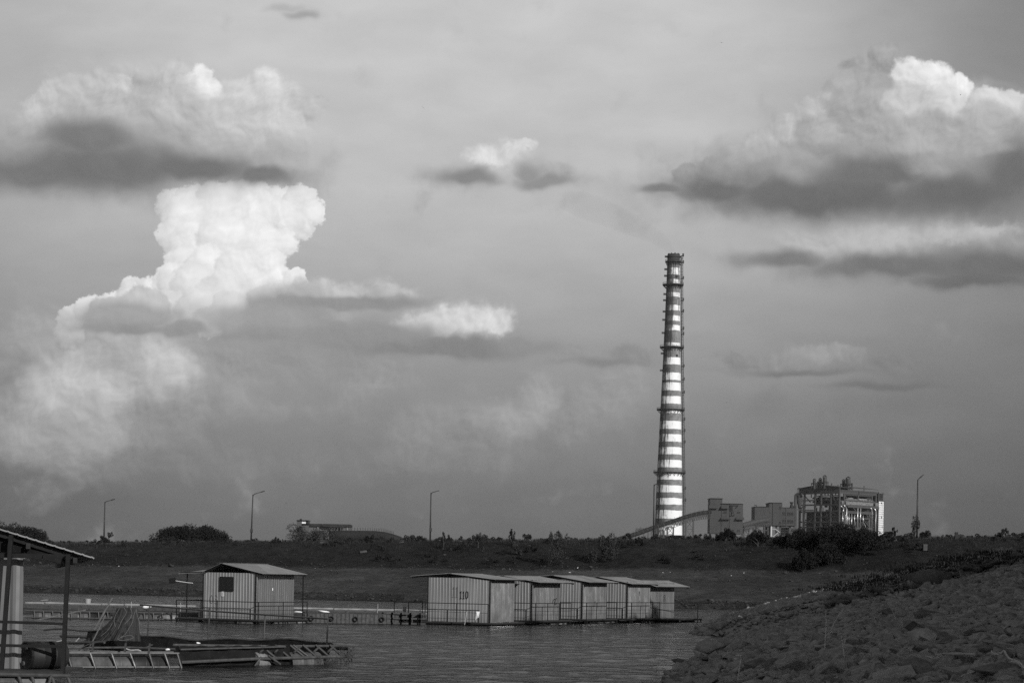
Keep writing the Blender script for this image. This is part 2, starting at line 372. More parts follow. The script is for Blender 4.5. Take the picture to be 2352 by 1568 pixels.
def hash_noise(X, Y, f, seed=0, octs=4, rough=.55):
    """tileless value noise on arrays"""
    out = np.zeros_like(X, float); amp = 1.; tot = 0.
    def h(i, j):
        n = (i.astype(np.int64)*374761393 + j.astype(np.int64)*668265263 + seed*982451653) & 0x7fffffff
        n = ((n ^ (n >> 13))*1274126177) & 0x7fffffff
        return ((n ^ (n >> 16)) & 0xffff)/65535.
    for _ in range(octs):
        x, y = X*f, Y*f; i, j = np.floor(x), np.floor(y); a, c = x-i, y-j
        a = a*a*(3-2*a); c = c*c*(3-2*c)
        out += amp*((h(i, j)*(1-a)+h(i+1, j)*a)*(1-c) + (h(i, j+1)*(1-a)+h(i+1, j+1)*a)*c - .5)
        tot += amp; amp *= rough; f *= 2.03; seed += 17
    return out/tot*2
# materials shared by many things
M = {}
M['sheet'] = mat('painted_sheet', .275, .45, .2, .12, 1.1, streak=.24, spec=.4, panel=.10)
M['sheet_bright'] = mat('galvanised_sheet', .32, .24, .62, .18, 1.5, streak=.3, spec=.5, panel=.13)
M['sheet_grey'] = mat('grey_ribbed_sheet', .17, .5, .15, .15, 1.1, streak=.2, spec=.3)
M['roofsheet'] = mat('roof_sheet', .24, .5, .2, .2, .9, panel=.12)
M['darkpipe'] = mat('dark_painted_steel', .014, .6, 0, .3, 5, spec=.18)
M['pipe'] = mat('galvanised_pipe', .085, .45, .5, .3, 6)
M['rust'] = mat('rusty_steel', .06, .75, .1, .35, 7, bump=.2, bscale=20)
M['black'] = mat('black_plastic', .012, .38, 0, .3, 4)
M['drum_dark'] = mat('dark_drum_plastic', .018, .58, 0, .5, 2.2, spec=.3)
M['drum_grey'] = mat('grey_drum_plastic', .085, .6, 0, .45, 2.6, streak=.4)
M['drum_pale'] = mat('pale_drum_plastic', .16, .55, 0, .4, 4)
M['deck'] = mat('deck_boards', .03, .85, 0, .4, 3, stretch=(1, 6, 1))
M['white'] = mat('white_plastic', .82, .6, 0, .06, 3)
M['paint'] = mat('black_spray_paint', .012, .8)
M['faded'] = mat('faded_spray_paint', .115, .8)
M['dark_glass'] = mat('dark_window', .014, .25)
M['tarp'] = mat('black_tarpaulin', .012, .85, 0, .4, 3, spec=.12)
M['net'] = mat('net_twine', .030, .95, 0, .4, 9)
M['rope'] = mat('pale_rope', .34, .9, 0, .3, 30)
M['wood'] = mat('weathered_wood', .12, .9, 0, .35, 6, stretch=(1, 1, .2))
M['lamp'] = mat('lamp_post_steel', .035, .55, .2, .2, 2)
M['bark'] = mat('bark', .04, .95, 0, .3, 6)
M['leaf_dark'] = mat('dark_leaves', .0115, .8, 0, .5, .9, spec=.2)
M['leaf'] = mat('scrub_leaves', .026, .8, 0, .5, .9, spec=.2)
M['leaf_pale'] = mat('pale_leaves', .034, .75, 0, .45, 1.5, spec=.25)
# ------------------------------------------------------------------ water and land
NX, NY = .369, .929; EX, EY = .929, -.369; SX0, SY0 = -47.7, 194.
def st_xy(s, t): return SX0 + EX*s + NX*t, SY0 + EY*s + NY*t
def xy_st(x, y): return EX*(x-SX0) + EY*(y-SY0), NX*(x-SX0) + NY*(y-SY0)
def emb_z(s, t):
    s, t = np.asarray(s, float), np.asarray(t, float)
    sc_ = np.clip(s, -140, 260)
    zc = 5.92 + .0165*sc_; zb = 2.9 + .0075*sc_
    z = np.where(t < 0, t*.09, 0.)
    z = np.where((t >= 0) & (t < 1.6), .55*np.clip(t/1.6, 0, 1), z)
    z = np.where((t >= 1.6) & (t < 28), .55 + (zb-.55)*(t-1.6)/26.4, z)
    z = np.where((t >= 28) & (t < 45), zb + (zc-zb)*np.sin(np.clip((t-28)/17, 0, 1)*1.5708)**1.15, z)
    z = np.where(t >= 45, zc - .25*np.clip((t-45)/10, 0, 1), z)
    z = np.where(t > 80, np.maximum(zc - .25 - (t-80)*.002, 4.), z)
    return np.maximum(z, -2.5)
ss_ = np.unique(np.concatenate([[-9000, -5000, -2500, -1200, -700, -400, -280], np.arange(-190, -60, 2.), np.arange(-60, 130, .55), np.arange(130, 260, 2.), [300, 400, 700, 1200, 2500, 5000, 9000]]))
tt_ = np.unique(np.concatenate([[-60, -40, -30, -20, -14, -10, -7, -5, -3.5, -2.5, -1.8], np.arange(-1.2, 50, .42), [52, 55, 60, 70, 90, 120, 200, 400, 800, 1500, 3000, 6000, 12000]]))
S, T = np.meshgrid(ss_, tt_, indexing='ij')
Z = emb_z(S, T)
near = ((S > -62) & (S < 131)).astype(float)
bmp = hash_noise(S, T, .9, 3, 4, .62)*.13 + hash_noise(S, T, .13, 9, 3)*.28
fade = np.clip((T-.2)/2., 0, 1)*np.clip((60-T)/8, 0, 1)*near
Z = Z + bmp*fade*np.where(T < 28, .55, 1.1) + np.where((T > -.3) & (T < 2.4), hash_noise(S, T, 1.6, 5, 3)*.26, 0)*near
X_, Y_ = SX0 + EX*S + NX*T, SY0 + EY*S + NY*T
ni, nj = S.shape; ix = np.arange(ni*nj).reshape(ni, nj)
FQ = np.stack([ix[:-1, :-1], ix[1:, :-1], ix[1:, 1:], ix[:-1, 1:]], -1).reshape(-1, 4)
em = bpy.data.materials.new('embankment_earth'); em.use_nodes = True
t = em.node_tree; bs = t.nodes['Principled BSDF']; n = NB(t)
bs.inputs['Roughness'].default_value = .95; bs.inputs['Specular IOR Level'].default_value = .1
co = n.n('ShaderNodeNewGeometry').outputs['Position']
gx, gy, gz = n.sep(co)[:]
tw = n.m('ADD', n.m('MULTIPLY', gx, NX), n.m('MULTIPLY', n.m('SUBTRACT', gy, SY0), NY)); tw = n.m('SUBTRACT', tw, NX*SX0)
ed = n.m('ADD', tw, n.m('MULTIPLY', n.m('SUBTRACT', n.noise(co, .22, 5, .65, '3D'), .5), 5.))
base = n.mix(n.ss(ed, 27.2, 29.2), .051, .0175)                       # pale dry lake bed below, black stony soil above
base = n.mix(n.ss(ed, 3.6, 1.4), base, .030)
g1 = n.noise(co, 1.1, 7, .72, '3D'); g2 = n.noise(n.vm('MULTIPLY', co, (1, .5, 2.2)), .35, 5, .6, '3D')
base = n.m('MULTIPLY', base, n.lin(g1, .32, .70, .45, 1.6)); base = n.m('MULTIPLY', base, n.lin(g2, .3, .7, .68, 1.34)); g3 = n.noise(n.vm('MULTIPLY', co, (1, .6, 1.5)), .07, 4, .6, '3D'); base = n.m('MULTIPLY', base, n.lin(g3, .35, .65, .72, 1.3))
sp = n.noise(co, 3.2, 3, .8, '3D'); base = n.m('ADD', base, n.ss(sp, .70, .80, 0., .05))       # scattered pale stones
t.links.new(base, bs.inputs['Base Color'])
bn = n.n('ShaderNodeBump'); bn.inputs['Strength'].default_value = .9; bn.inputs['Distance'].default_value = .25
t.links.new(n.noise(co, 1.9, 6, .75, '3D'), bn.inputs['Height']); t.links.new(bn.outputs[0], bs.inputs['Normal'])
M['earth'] = em
o = np_obj('embankment', np.stack([X_, Y_, Z], -1).reshape(-1, 3), FQ, em, smooth=True); tag(o, kind='structure')
# water
wm = bpy.data.materials.new('reservoir_water'); wm.use_nodes = True
t = wm.node_tree; bs = t.nodes['Principled BSDF']; n = NB(t)
bs.inputs['Base Color'].default_value = (.010, .010, .010, 1); bs.inputs['Roughness'].default_value = .20
bs.inputs['IOR'].default_value = 1.33; bs.inputs['Specular IOR Level'].default_value = .115
co = n.n('ShaderNodeTexCoord').outputs['Object']
wv1 = n.noise(n.vm('MULTIPLY', co, (.55, 1.1, 1)), 1.5, 5, .60, '2D', dist=.6)
wv2 = n.noise(n.vm('MULTIPLY', co, (.5, 1.1, 1)), .32, 3, .5, '2D')
calm = n.ss(n.noise(n.vm('MULTIPLY', co, (.45, 1.3, 1)), .045, 4, .6, '2D'), .36, .60, .45, 1.)
st_ = n.noise(n.vm('MULTIPLY', co, (.62, .55, 1)), 1.3, 4, .65, '2D'); calm = n.m('MULTIPLY', calm, n.ss(st_, .38, .62, .15, 1.25))
hgt = n.m('MULTIPLY', n.m('ADD', wv1, n.m('MULTIPLY', wv2, 1.1)), calm)
bn = n.n('ShaderNodeBump'); bn.inputs['Strength'].default_value = 1.; bn.inputs['Distance'].default_value = .55
t.links.new(hgt, bn.inputs['Height']); t.links.new(bn.outputs[0], bs.inputs['Normal'])
mb = MB(); mb.quad((-600, -60, 0), (600, -60, 0), (600, 420, 0), (-600, 420, 0))
o = mb.build('water', wm); tag(o, kind='structure')
# rock bank on the right
XSY = ((0, -.5), (20, 1.2), (47.7, 4.0), (53, 4.4), (58.2, 5.5), (64, 6.7), (70.9, 7.1), (75, 9.6), (79, 11.4), (84, 11.8), (86.6, 11.2), (88.6, 8.4), (92, 8.5), (100, 9.9), (111, 11.4), (137, 15.8), (152, 18.3), (170, 22.), (200, 31.))
def xs_of(y): return np.interp(y, [a for a, _ in XSY], [c for _, c in XSY])
def bank_z(x, y):
    x, y = np.asarray(x, float), np.asarray(y, float)
    k = x - xs_of(y); rid = 22.6 + .8*np.sin(y*.21)
    z = np.where(k < 0, k*.35, .262*k + .28*(1-np.exp(-np.maximum(k, 0)*1.8)))
    zr = .262*(rid - xs_of(y)) + .28
    z = np.where(x > rid, np.maximum(zr - (x-rid)*.42, np.where(y < 105, np.minimum(zr, 1.6), -.2)), z)
    return np.maximum(z, -1.5)
bx_ = np.concatenate([np.arange(-3, 24.5, .3), np.arange(24.5, 46, 1.5), np.arange(48, 240, 12)]); by_ = np.concatenate([np.arange(-60, 4, 2.), np.arange(4, 186, .35)])
BX, BY = np.meshgrid(bx_, by_, indexing='ij'); BZ = bank_z(BX, BY) + hash_noise(BX, BY, 1.4, 21, 4, .6)*.12 - .05
ni, nj = BX.shape; ix = np.arange(ni*nj).reshape(ni, nj)
FQ = np.stack([ix[:-1, :-1], ix[1:, :-1], ix[1:, 1:], ix[:-1, 1:]], -1).reshape(-1, 4)
M['rock'] = mat('basalt_rock', .24, .95, 0, .32, 2.6, bump=.5, bscale=9, spec=.2)
M['rock_pale'] = mat('pale_rock', .32, .9, 0, .3, 3, bump=.5, bscale=9, spec=.2)
M['rock_dark'] = mat('dark_rock', .13, .9, 0, .35, 3, bump=.5, bscale=9, spec=.2)
o = np_obj('rock_bank', np.stack([BX, BY, BZ], -1).reshape(-1, 3), FQ, M['rock'], smooth=True); tag(o, kind='structure')
# rocks: angular hulls
def hull(seed):
    r = rng(seed); bm = bmesh.new()
    for k in range(10):
        d = r.normal(size=3); d /= np.linalg.norm(d); d *= r.uniform(.6, 1.12)
        bm.verts.new(d*np.array((1.15, .9, .66)))
    bmesh.ops.convex_hull(bm, input=bm.verts)
    loose = [v for v in bm.verts if not v.link_faces]
    bmesh.ops.delete(bm, geom=loose, context='VERTS')
    bmesh.ops.triangulate(bm, faces=bm.faces); bm.verts.index_update()
    V = np.array([v.co[:] for v in bm.verts]); Fc = np.array([[v.index for v in f.verts] for f in bm.faces]); bm.free()
    return V, Fc
HULLS = [hull(100+k) for k in range(22)]
def rot3(r, tilt=.6):
    a = r.uniform(0, 6.283); c, s_ = math.cos(a), math.sin(a); Rz = np.array(((c, -s_, 0), (s_, c, 0), (0, 0, 1)))
    a = r.normal()*tilt; c, s_ = math.cos(a), math.sin(a); Rx = np.array(((1, 0, 0), (0, c, -s_), (0, s_, c)))
    return Rz @ Rx
r = rng(5); rocks = []
for k in range(52000):
    y = 20 + 135*r.random()**1.45
    x0 = xs_of(y) - .12; x1 = min(24.3, .268*y + .6)
    if x1 <= x0: continue
    if r.random() > (x1-x0)/15.*(1. if y > 45 else 1.): continue
    x = x0 + (x1-x0)*r.random()
    size = .084*math.exp(r.normal()*.45)*(1 + max(0, y-30)*.0075)
    if x < xs_of(y)+.6 and r.random() < .5: size *= 1.5
    size = min(size, .34)
    rocks.append((size/y, x, y, size, int(r.integers(22)), r.uniform(.6, 1.1)))
rocks.sort(reverse=True)
rock_meshes = []
for i, (V, Fc) in enumerate(HULLS):
    me = bpy.data.meshes.new('rock'); me.from_pydata([tuple(v) for v in V], [], [tuple(f) for f in Fc]); me.materials.append(M['rock'] if i % 5 else M['rock_dark']); rock_meshes.append(me)
VV, FF, off = [], [], 0; made = 0
BANKROCK = 'rough dark rock lying in the rubble of the right bank'
for (_, x, y, size, h, fl) in rocks:
    z = float(bank_z(x, y)) + size*.04
    Rm = rot3(r)
    if made < 285 and .0 < (x/y) < .258 and (CH-z)/y < .053:
        o = bpy.data.objects.new('rock', rock_meshes[h]); COL.objects.link(o)
        o.matrix_world = Matrix.Translation((x, y, z)) @ Matrix([list(q) for q in Rm]).to_4x4() @ Matrix.Diagonal((size*1.25, size*1.15, size*fl, 1))
        tag(o, BANKROCK, 'rock', 'rocks of the right bank'); made += 1
        continue
    V, Fc = HULLS[h]
    VV.append((V*np.array((size*1.25, size*1.15, size*fl))) @ Rm.T + np.array((x, y, z))); FF.append(Fc+off); off += len(V)
o = np_obj('rubble', np.concatenate(VV), np.concatenate(FF), M['rock']); tag(o, 'grey rubble of small broken rocks covering the right bank', 'rubble', kind='stuff')
def rock(x, y, size, label, m, sx=1., sy=1., sz=.8, h=3, z=None, name='rock'):
    V, Fc = HULLS[h]; zz = float(max(bank_z(x, y), float(emb_z(*xy_st(x, y))))) if z is None else z
    o = np_obj(name, V*np.array((sx, sy, sz))*size, Fc, m); o.location = (x, y, zz + size*sz*.35); o.rotation_euler = (.2, .1, h)
    return tag(o, label, 'rock')
def on_bank(px_, py_):
    """walk along the sight line of a photo position until it meets the bank"""
    for d in np.arange(20, 190, .15):
        p = W(px_, py_, d)
        if p.z <= float(bank_z(p.x, p.y)) + .05 and p.x > xs_of(p.y) - .2: return p
    return W(px_, py_, on_water(px_, py_) if py_ > 1340 else 100)
p = on_bank(2118, 1475); rock(p.x, p.y, .36, 'pale flat-topped angular rock standing out in the dark rubble near the ropes', M['rock_pale'], 1.3, .8, .9, 5)
p = on_bank(2140, 1342); rock(p.x, p.y, 1.1, 'large rounded dark boulder on the ridge of the right bank', M['rock_dark'], 1.5, .8, .8, 7)
p = on_bank(2100, 1352); rock(p.x, p.y, .7, 'smaller angular boulder just left of the large rounded boulder on the bank ridge', M['rock'], 1.4, .8, .8, 9)
p = on_bank(1632, 1505); rock(p.x, p.y, .55, 'bulky rock with a white splash at the edge of the water', M['rock'], 1.2, .9, 1., 11)
p = W(1570, 1524, 57.5); rock(p.x, p.y, .3, 'lone dark rock standing in the water just off the bank', M['rock_dark'], 1.3, .8, .7, 13, z=-.06)
r = rng(77)
for k in range(34):                                                # the darker boulders along the lower ridge
    f = r.random(); xx = 1905 + f*430; yy = 1386 - f*100 + r.normal()*5
    p = on_bank(xx, yy)
    rock(p.x, p.y, r.uniform(.28, .6), 'dark boulder in the broken line along the ridge of the right bank', M['rock_dark'], r.uniform(1., 1.6), .8, r.uniform(.5, .8), int(r.integers(22)), name='boulder')['group'] = 'boulders along the bank ridge'
# ------------------------------------------------------------------ floating sheds
def drum_mesh(mb, a, ax, L=.88, rad=.29, seg=18):
    """200 litre drum lying along ax, one end at a"""
    R_ = rad
    mb.lathe([(R_*.86, .012), (R_*.90, 0.), (R_*.97, .0), (R_, .03), (R_, L*.31), (R_*1.035, L*.325), (R_*1.035, L*.345), (R_, L*.36),
              (R_, L*.64), (R_*1.035, L*.655), (R_*1.035, L*.675), (R_, L*.69), (R_, L-.03), (R_*.97, L), (R_*.90, L), (R_*.86, L-.012)], seg, a, ax)
def drum(parent, off, a, ax, m, name='float_drum', label=None, L=.88, rad=.29):
    mb = MB(off); drum_mesh(mb, a, ax, L, rad); o = mb.build(name, m, parent, smooth=True)
    md = o.modifiers.new('edge', 'EDGE_SPLIT'); md.split_angle = R(40)
    if label: o['label'] = label
    return o
DIG = {'0': [[(.5, 0), (.12, .2), (0, .5), (.12, .85), (.45, 1), (.8, .85), (.92, .5), (.8, .15), (.5, 0)]],
       '1': [[(.1, .75), (.5, 1), (.5, 0)], [(.15, 0), (.85, 0)]],
       '3': [[(.1, .95), (.5, 1), (.8, .8), (.55, .55), (.35, .52)], [(.4, .54), (.85, .4), (.8, .1), (.45, 0), (.05, .08)]],
       '9': [[(.85, .9), (.4, 1), (.05, .8), (.2, .55), (.7, .6), (.85, .95), (.85, .12)]],
       '8': [[(.5, .53), (.12, .72), (.3, 1), (.7, 1), (.85, .75), (.5, .53), (.08, .28), (.3, 0), (.72, 0), (.92, .25), (.5, .53)]],
       '-': [[(.05, 0), (.95, 0)]], '/': [[(0, 0), (.9, 1)]]}
def numerals(txt, parent, org, U, nrm, h, wdt, thick, m, off=(0, 0, 0), slant=0.):
    U, nrm, org = Vector(U), Vector(nrm), Vector(org); mb = MB(off); x0 = 0
    for ch in txt:
        for st in DIG[ch]:
            pts = []
            for (a, c), (a2, c2) in zip(st[:-1], st[1:]):
                for q in range(4): pts.append((a + (a2-a)*q/4, c + (c2-c)*q/4))
            pts.append(st[-1])
            mb.tube([org + U*(x0 + x*wdt + slant*y*h) + Vector((0, 0, y*h)) + nrm*.004 for x, y in pts], thick, 6)
        x0 += wdt*1.35 if ch != '1' else wdt*1.05
    q0 = (org - mb.o).dot(nrm)
    mb.v = [tuple(Vector(v) - nrm*((Vector(v).dot(nrm) - q0)*.94)) for v in mb.v]
    return mb.build('painted_number', m, parent)
def shed(label, px_, py_, d, yaw, L, Wd, zt, roof, deck, posts=(), rails=(), z0=.16, drums=(), canopy=None, roofside='roofsheet', jit=0, name='floating_shed', nodeckskirt=False):
    """px_, d: photo position and distance of the front corner; local x runs along the left wall to the right, local y away along the right wall"""
    c = W(px_, py_, d); a = R(yaw)
    t = thing(name, label, 'shed', (c.x, c.y, 0), -a, 'floating sheds of the fish farm')
    X, Y, Zv = Vector((1, 0, 0)), Vector((0, 1, 0)), Vector((0, 0, 1))
    hw = zt - z0
    mb = MB(); mb.corr((-L, 0, z0), X, Zv, -Y, L, hw, dep=.016); mb.build('wall', M['sheet'], t)
    mb = MB(); mb.corr((0, 0, z0), Y, Zv, X, Wd, hw, .18, .034, 'deep'); mb.build('wall', M['sheet_bright'], t)
    mb = MB(); mb.corr((0, Wd, z0), -X, Zv, Y, L, hw); mb.build('wall', M['sheet'], t)
    mb = MB(); mb.corr((-L, Wd, z0), -Y, Zv, -X, Wd, hw); mb.build('wall', M['sheet'], t)
    for (x, y) in ((-L-.02, -.03), (.03, -.03)):
        mb = MB(); mb.bx(x-.02, x+.02, y-.02, y+.02, z0, zt); mb.build('corner_post', M['darkpipe'], t)
    # roof: two corrugated slopes
    xl, xp, xr, y0, y1, zl, zp, zr = roof
    rm = M[roofside]
    for (xa, za, xb, zb) in ((xp, zp, xr, zr), (xl, zl, xp, zp)):
        U = Vector((xb-xa, 0, zb-za)); lu = U.length; U.normalize(); nrm = Vector((-U.z, 0, U.x))
        mb = MB(); mb.corr((xa, y1, za), -Y, U, nrm, y1-y0, lu, .13, .022, 'wave', .006); mb.build('roof_slope', rm, t)
    mb = MB()
    for y in (y0+.12, (y0+y1)/2, y1-.12):
        mb.beam((xl+.05, y, zl-.05), (xp, y, zp-.05), .05, .06); mb.beam((xp, y, zp-.05), (xr-.05, y, zr-.05), .05, .06)
    for f in (.02, .5, .97): mb.beam((xp+(xr-xp)*f, y0+.06, zp+(zr-zp)*f-.035), (xp+(xr-xp)*f, y1-.06, zp+(zr-zp)*f-.035), .04, .03)
    mb.build('roof_frame', M['darkpipe'], t)
    mb = MB(); mb.box((xp, (y0+y1)/2, zp+.016), (.24, y1-y0, .012)); mb.build('ridge_cap', rm, t)
    dx0, dx1, dy0, dy1 = deck
    mb = MB(); mb.bx(dx0, dx1, dy0, dy1, z0-.05, z0-.005); mb.build('deck', M['deck'], t)
    mb = MB()
    for y in (dy0+.03, dy1-.03): mb.bx(dx0, dx1, y-.025, y+.025, z0-.10, z0-.052)
    for x in (dx0+.03, (dx0+dx1)/2, dx1-.03): mb.bx(x-.025, x+.025, dy0+.06, dy1-.06, z0-.10, z0-.052)
    k = 6
    for i in range(k):
        x = dx0 + .12 + (dx1-dx0-.24)*i/(k-1); mb.bx(x-.022, x+.022, dy0+.006, dy0+.05, -.25, z0-.10)
        y = dy0 + .12 + (dy1-dy0-.24)*i/(k-1); mb.bx(dx1-.05, dx1-.006, y-.022, y+.022, -.25, z0-.10)
    mb.build('deck_frame', M['darkpipe'], t)
    for (x, y, z) in posts:
        mb = MB(); mb.bx(x-.022, x+.022, y-.022, y+.022, -.12, z); mb.build('post', M['darkpipe'], t)
    for (pts, h, np_) in rails:
        mb = MB(); tot = [Vector((p[0], p[1], z0)) for p in pts]
        for a_, b_ in zip(tot[:-1], tot[1:]):
            mb.tube([a_ + Zv*h, b_ + Zv*h], .020, 6); mb.tube([a_ + Zv*h*.55, b_ + Zv*h*.52], .008, 5)
            m_ = max(1, round((b_-a_).length/np_))
            for i in range(m_+1):
                p = a_ + (b_-a_)*i/m_; mb.beam(p - Zv*.2, p + Zv*h, .032)
        mb.build('railing', M['darkpipe'], t)
    for (x, y, ax, m) in drums: drum(t, (0, 0, 0), (x, y, -.09), ax, M[m], rad=.25)
    return t
XP, YP = (1, 0, 0), (0, 1, 0)
# shed 03, alone on the left
sh = shed('lone square metal shed with a dark window, numbered 03, left of the shed row', 586, 1421, 93.6, 27.8, 3.0, 3.2, 2.36,
          (-3.12, -1.93, .52, -.12, 3.62, 2.33, 2.80, 2.33), (-4.35, .48, -.42, 3.75), z0=.19,
          posts=((-4.1, .15, 2.32), (-4.1, 3.4, 2.34), (.42, 3.35, 2.30)),
          rails=(([(-4.3, 3.5), (-4.3, -.38), (.44, -.38), (.44, 3.7)], .82, 2.),),
          drums=[(-3.9, -.2, XP, 'drum_dark'), (-2.7, -.2, XP, 'drum_dark'), (-1.8, -.2, XP, 'drum_dark'), (-.75, -.2, XP, 'drum_grey'), (.2, -.2, YP, 'drum_dark'), (.2, 1.0, YP, 'drum_grey'), (.2, 1.95, YP, 'drum_grey'), (.2, 2.85, YP, 'drum_pale'), (-2.2, 1.4, XP, 'drum_dark')])
wdw = MB(); wdw.bx(-2.02, -1.28, -.05, -.036, 1.52, 2.14); wo_ = wdw.build('window', M['dark_glass'], sh)
fr = MB()
for (x0, x1, z0, z1) in ((-2.05, -2.02, 1.49, 2.17), (-1.28, -1.25, 1.49, 2.17), (-2.02, -1.28, 1.49, 1.52), (-2.02, -1.28, 2.14, 2.17), (-1.665, -1.635, 1.52, 2.14)): fr.bx(x0, x1, -.058, -.03, z0, z1)
fr.build('window_frame', M['darkpipe'], wo_)
nb = MB(); nb.bx(-1.93, -1.79, -.040, -.034, 1.24, 1.46); no = nb.build('notice', M['white'], sh)
nb = MB(); nb.lathe([(.045, 0), (.045, .003), (.03, .003), (.03, 0)], 14, (-1.86, -.041, 1.31), (0, -1, 0), caps=False); nb.bx(-1.89, -1.86, -.0435, -.0405, 1.38, 1.42); nb.bx(-1.85, -1.82, -.0435, -.0405, 1.385, 1.435); nb.build('notice_print', M['paint'], no)
numerals('03', sh, (-2.62, -.019, .88), XP, (0, -1, 0), .40, .2, .013, M['faded'])
nb = MB(); nb.bx(.036, .042, 1.30, 1.36, 1.55, 1.67); nb.build('notice', M['white'], sh)
can = MB(); can.corr((-4.45, 3.6, 2.60), (0, -1, 0), Vector((1.55, 0, .07)).normalized(), Vector((-.045, 0, 1)).normalized(), 3.7, 1.55, .13, .022, 'wave', .006)
cobj = can.build('canopy', M['roofsheet'], sh)
for v in cobj.data.vertices:                                       # the front edge of the canopy droops
    v.co.z += (v.co.y - 3.6)*.092
cobj.data.update()
can = MB(); can.beam((-4.4, -.02, 2.285), (-2.9, -.02, 2.36), .045, .09); can.beam((-4.36, -.05, 2.29), (-4.36, 3.5, 2.44), .045); can.build('canopy_frame', M['darkpipe'], sh)
fl = thing('floodlight', 'small solar floodlight on a white arm at the left post of shed 03', 'floodlight', sh.matrix_world.translation, 0)
fl.location = (sh.location.x, sh.location.y, 0); fl.rotation_euler = (0, 0, -R(27.8))
mb = MB(); mb.box((-4.92, .08, 1.93), (.36, .05, .24), (.97, .1, .2), (-.1, 1, 0), (-.2, 0, .97)); mb.build('lamp_panel', M['black'], fl)
mb = MB(); mb.box((-4.92, .052, 1.93), (.28, .008, .17), (.97, .1, .2), (-.1, 1, 0), (-.2, 0, .97)); mb.build('lens', M['dark_glass'], fl)
mb = MB(); mb.tube([(-4.74, .1, 1.92), (-4.08, .12, 1.85), (-3.75, .12, 1.83)], .018, 6); mb.build('arm', M['white'], fl)
# the row of sheds
def rw(lx, x1, y): return [(lx, y), (x1, y)]
s110 = shed('nearest shed of the row, painted 110 on its broad front wall', 1124, 1429.5, 98.1, 21.4, 3.3, 3.3, 2.32,
            (-4.25, -2.15, .35, -.12, 4.0, 2.36, 2.53, 2.27), (-5.0, .45, -.5, 3.7), z0=.14,
            rails=(([(-4.95, 3.0), (-4.95, -.45), (.1, -.45)], .92, 1.55),),
            drums=[(.1, .4, YP, 'drum_grey'), (.1, 1.6, YP, 'drum_dark'), (.1, 2.7, YP, 'drum_grey'), (-3.0, -.2, XP, 'drum_dark'), (-1.4, -.2, XP, 'drum_dark')])
numerals('110', s110, (-1.62, -.019, 1.30), XP, (0, -1, 0), .37, .15, .024, M['paint'], slant=.05)
numerals('11', s110, (-2.03, -.019, 1.36), XP, (0, -1, 0), .52, .17, .012, M['faded'], slant=.05)
s10 = shed('second shed of the row, marked 10 low on its ribbed side wall', 1220, 1425, 101.8, 27.5, 3.3, 3.3, 2.30,
           (-3.9, -1.65, .55, -.12, 4.0, 2.30, 2.47, 2.16), (-4.2, .5, -.45, 3.75), z0=.22,
           rails=(([(-1.7, -.4), (.45, -.4), (.45, 3.7)], .88, 1.6),),
           drums=[(.15, .2, YP, 'drum_dark'), (.15, 1.5, YP, 'drum_grey'), (.15, 2.5, YP, 'drum_pale'), (-1.6, -.15, XP, 'drum_grey')])
numerals('/10', s10, (.036, 2.30, 1.02), YP, (1, 0, 0), .34, .16, .016, M['paint'], slant=.2)
numerals('0', s10, (-1.72, -.019, 1.45), XP, (0, -1, 0), .5, .24, .012, M['faded'])
s7 = shed('third shed of the row, unnumbered with faint marks on its side wall', 1336, 1420.5, 106.8, 26, 3.3, 3.3, 2.30,
          (-3.9, -1.75, .5, -.12, 3.9, 2.36, 2.55, 2.21), (-4.2, .5, -.45, 3.75), z0=.24,
          rails=(([(-2.6, -.4), (.45, -.4), (.45, 3.7)], .88, 1.6),),
          drums=[(.15, .3, YP, 'drum_dark'), (.15, 1.3, YP, 'drum_grey'), (.15, 2.3, YP, 'drum_grey'), (-1.5, -.15, XP, 'drum_dark')])
numerals('/1', s7, (.036, .8, 1.4), YP, (1, 0, 0), .28, .14, .010, M['faded']); numerals('-3', s7, (.036, 1.4, .95), YP, (1, 0, 0), .25, .14, .010, M['faded'])
s9 = shed('fourth shed of the row, painted with a 9 over a dash', 1439.5, 1419.5, 110.5, 26.5, 3.3, 3.3, 2.28,
          (-3.3, -1.75, .4, -.12, 3.7, 2.33, 2.52, 2.15), (-3.6, .5, -.45, 3.75), z0=.25,
          rails=(([(-3.55, -.4), (.45, -.4), (.45, 3.7)], .88, 1.9),),
          drums=[(.15, .3, YP, 'drum_dark'), (.15, 1.3, YP, 'drum_grey'), (.15, 2.3, YP, 'drum_grey'), (-2.5, -.15, XP, 'drum_dark'), (-1.3, -.15, XP, 'drum_grey')])
numerals('9', s9, (-2.70, -.019, 1.45), XP, (0, -1, 0), .36, .26, .016, M['paint']); numerals('-', s9, (-2.6, -.019, 1.22), XP, (0, -1, 0), .1, .26, .014, M['paint'])
numerals('9', s9, (.036, 1.55, 1.48), YP, (1, 0, 0), .28, .2, .011, M['faded']); numerals('-', s9, (.036, 1.55, 1.2), YP, (1, 0, 0), .1, .25, .011, M['faded'])
s8 = shed('farthest shed at the right end of the row, marked 8 on its side wall', 1487, 1419.5, 114.3, 31, 2.6, 3.4, 2.26,
          (-2.2, -.9, .6, -.1, 4.3, 2.27, 2.37, 2.02), (-2.6, 1.5, -.5, 4.1), z0=.20,
          rails=(([(-.6, -.45), (.55, -.45)], .95, 1.1), ([(.55, -.45), (1.45, 3.6)], .9, 4.2)),
          drums=[(.25, .3, YP, 'drum_dark'), (.25, 1.3, YP, 'drum_grey'), (.25, 2.3, YP, 'drum_grey'), (.9, 3.0, YP, 'drum_dark')])
numerals('8', s8, (.036, 1.95, 1.18), YP, (1, 0, 0), .36, .26, .013, M['paint']); numerals('8', s8, (.036, .95, 1.28), YP, (1, 0, 0), .40, .26, .010, M['faded'])
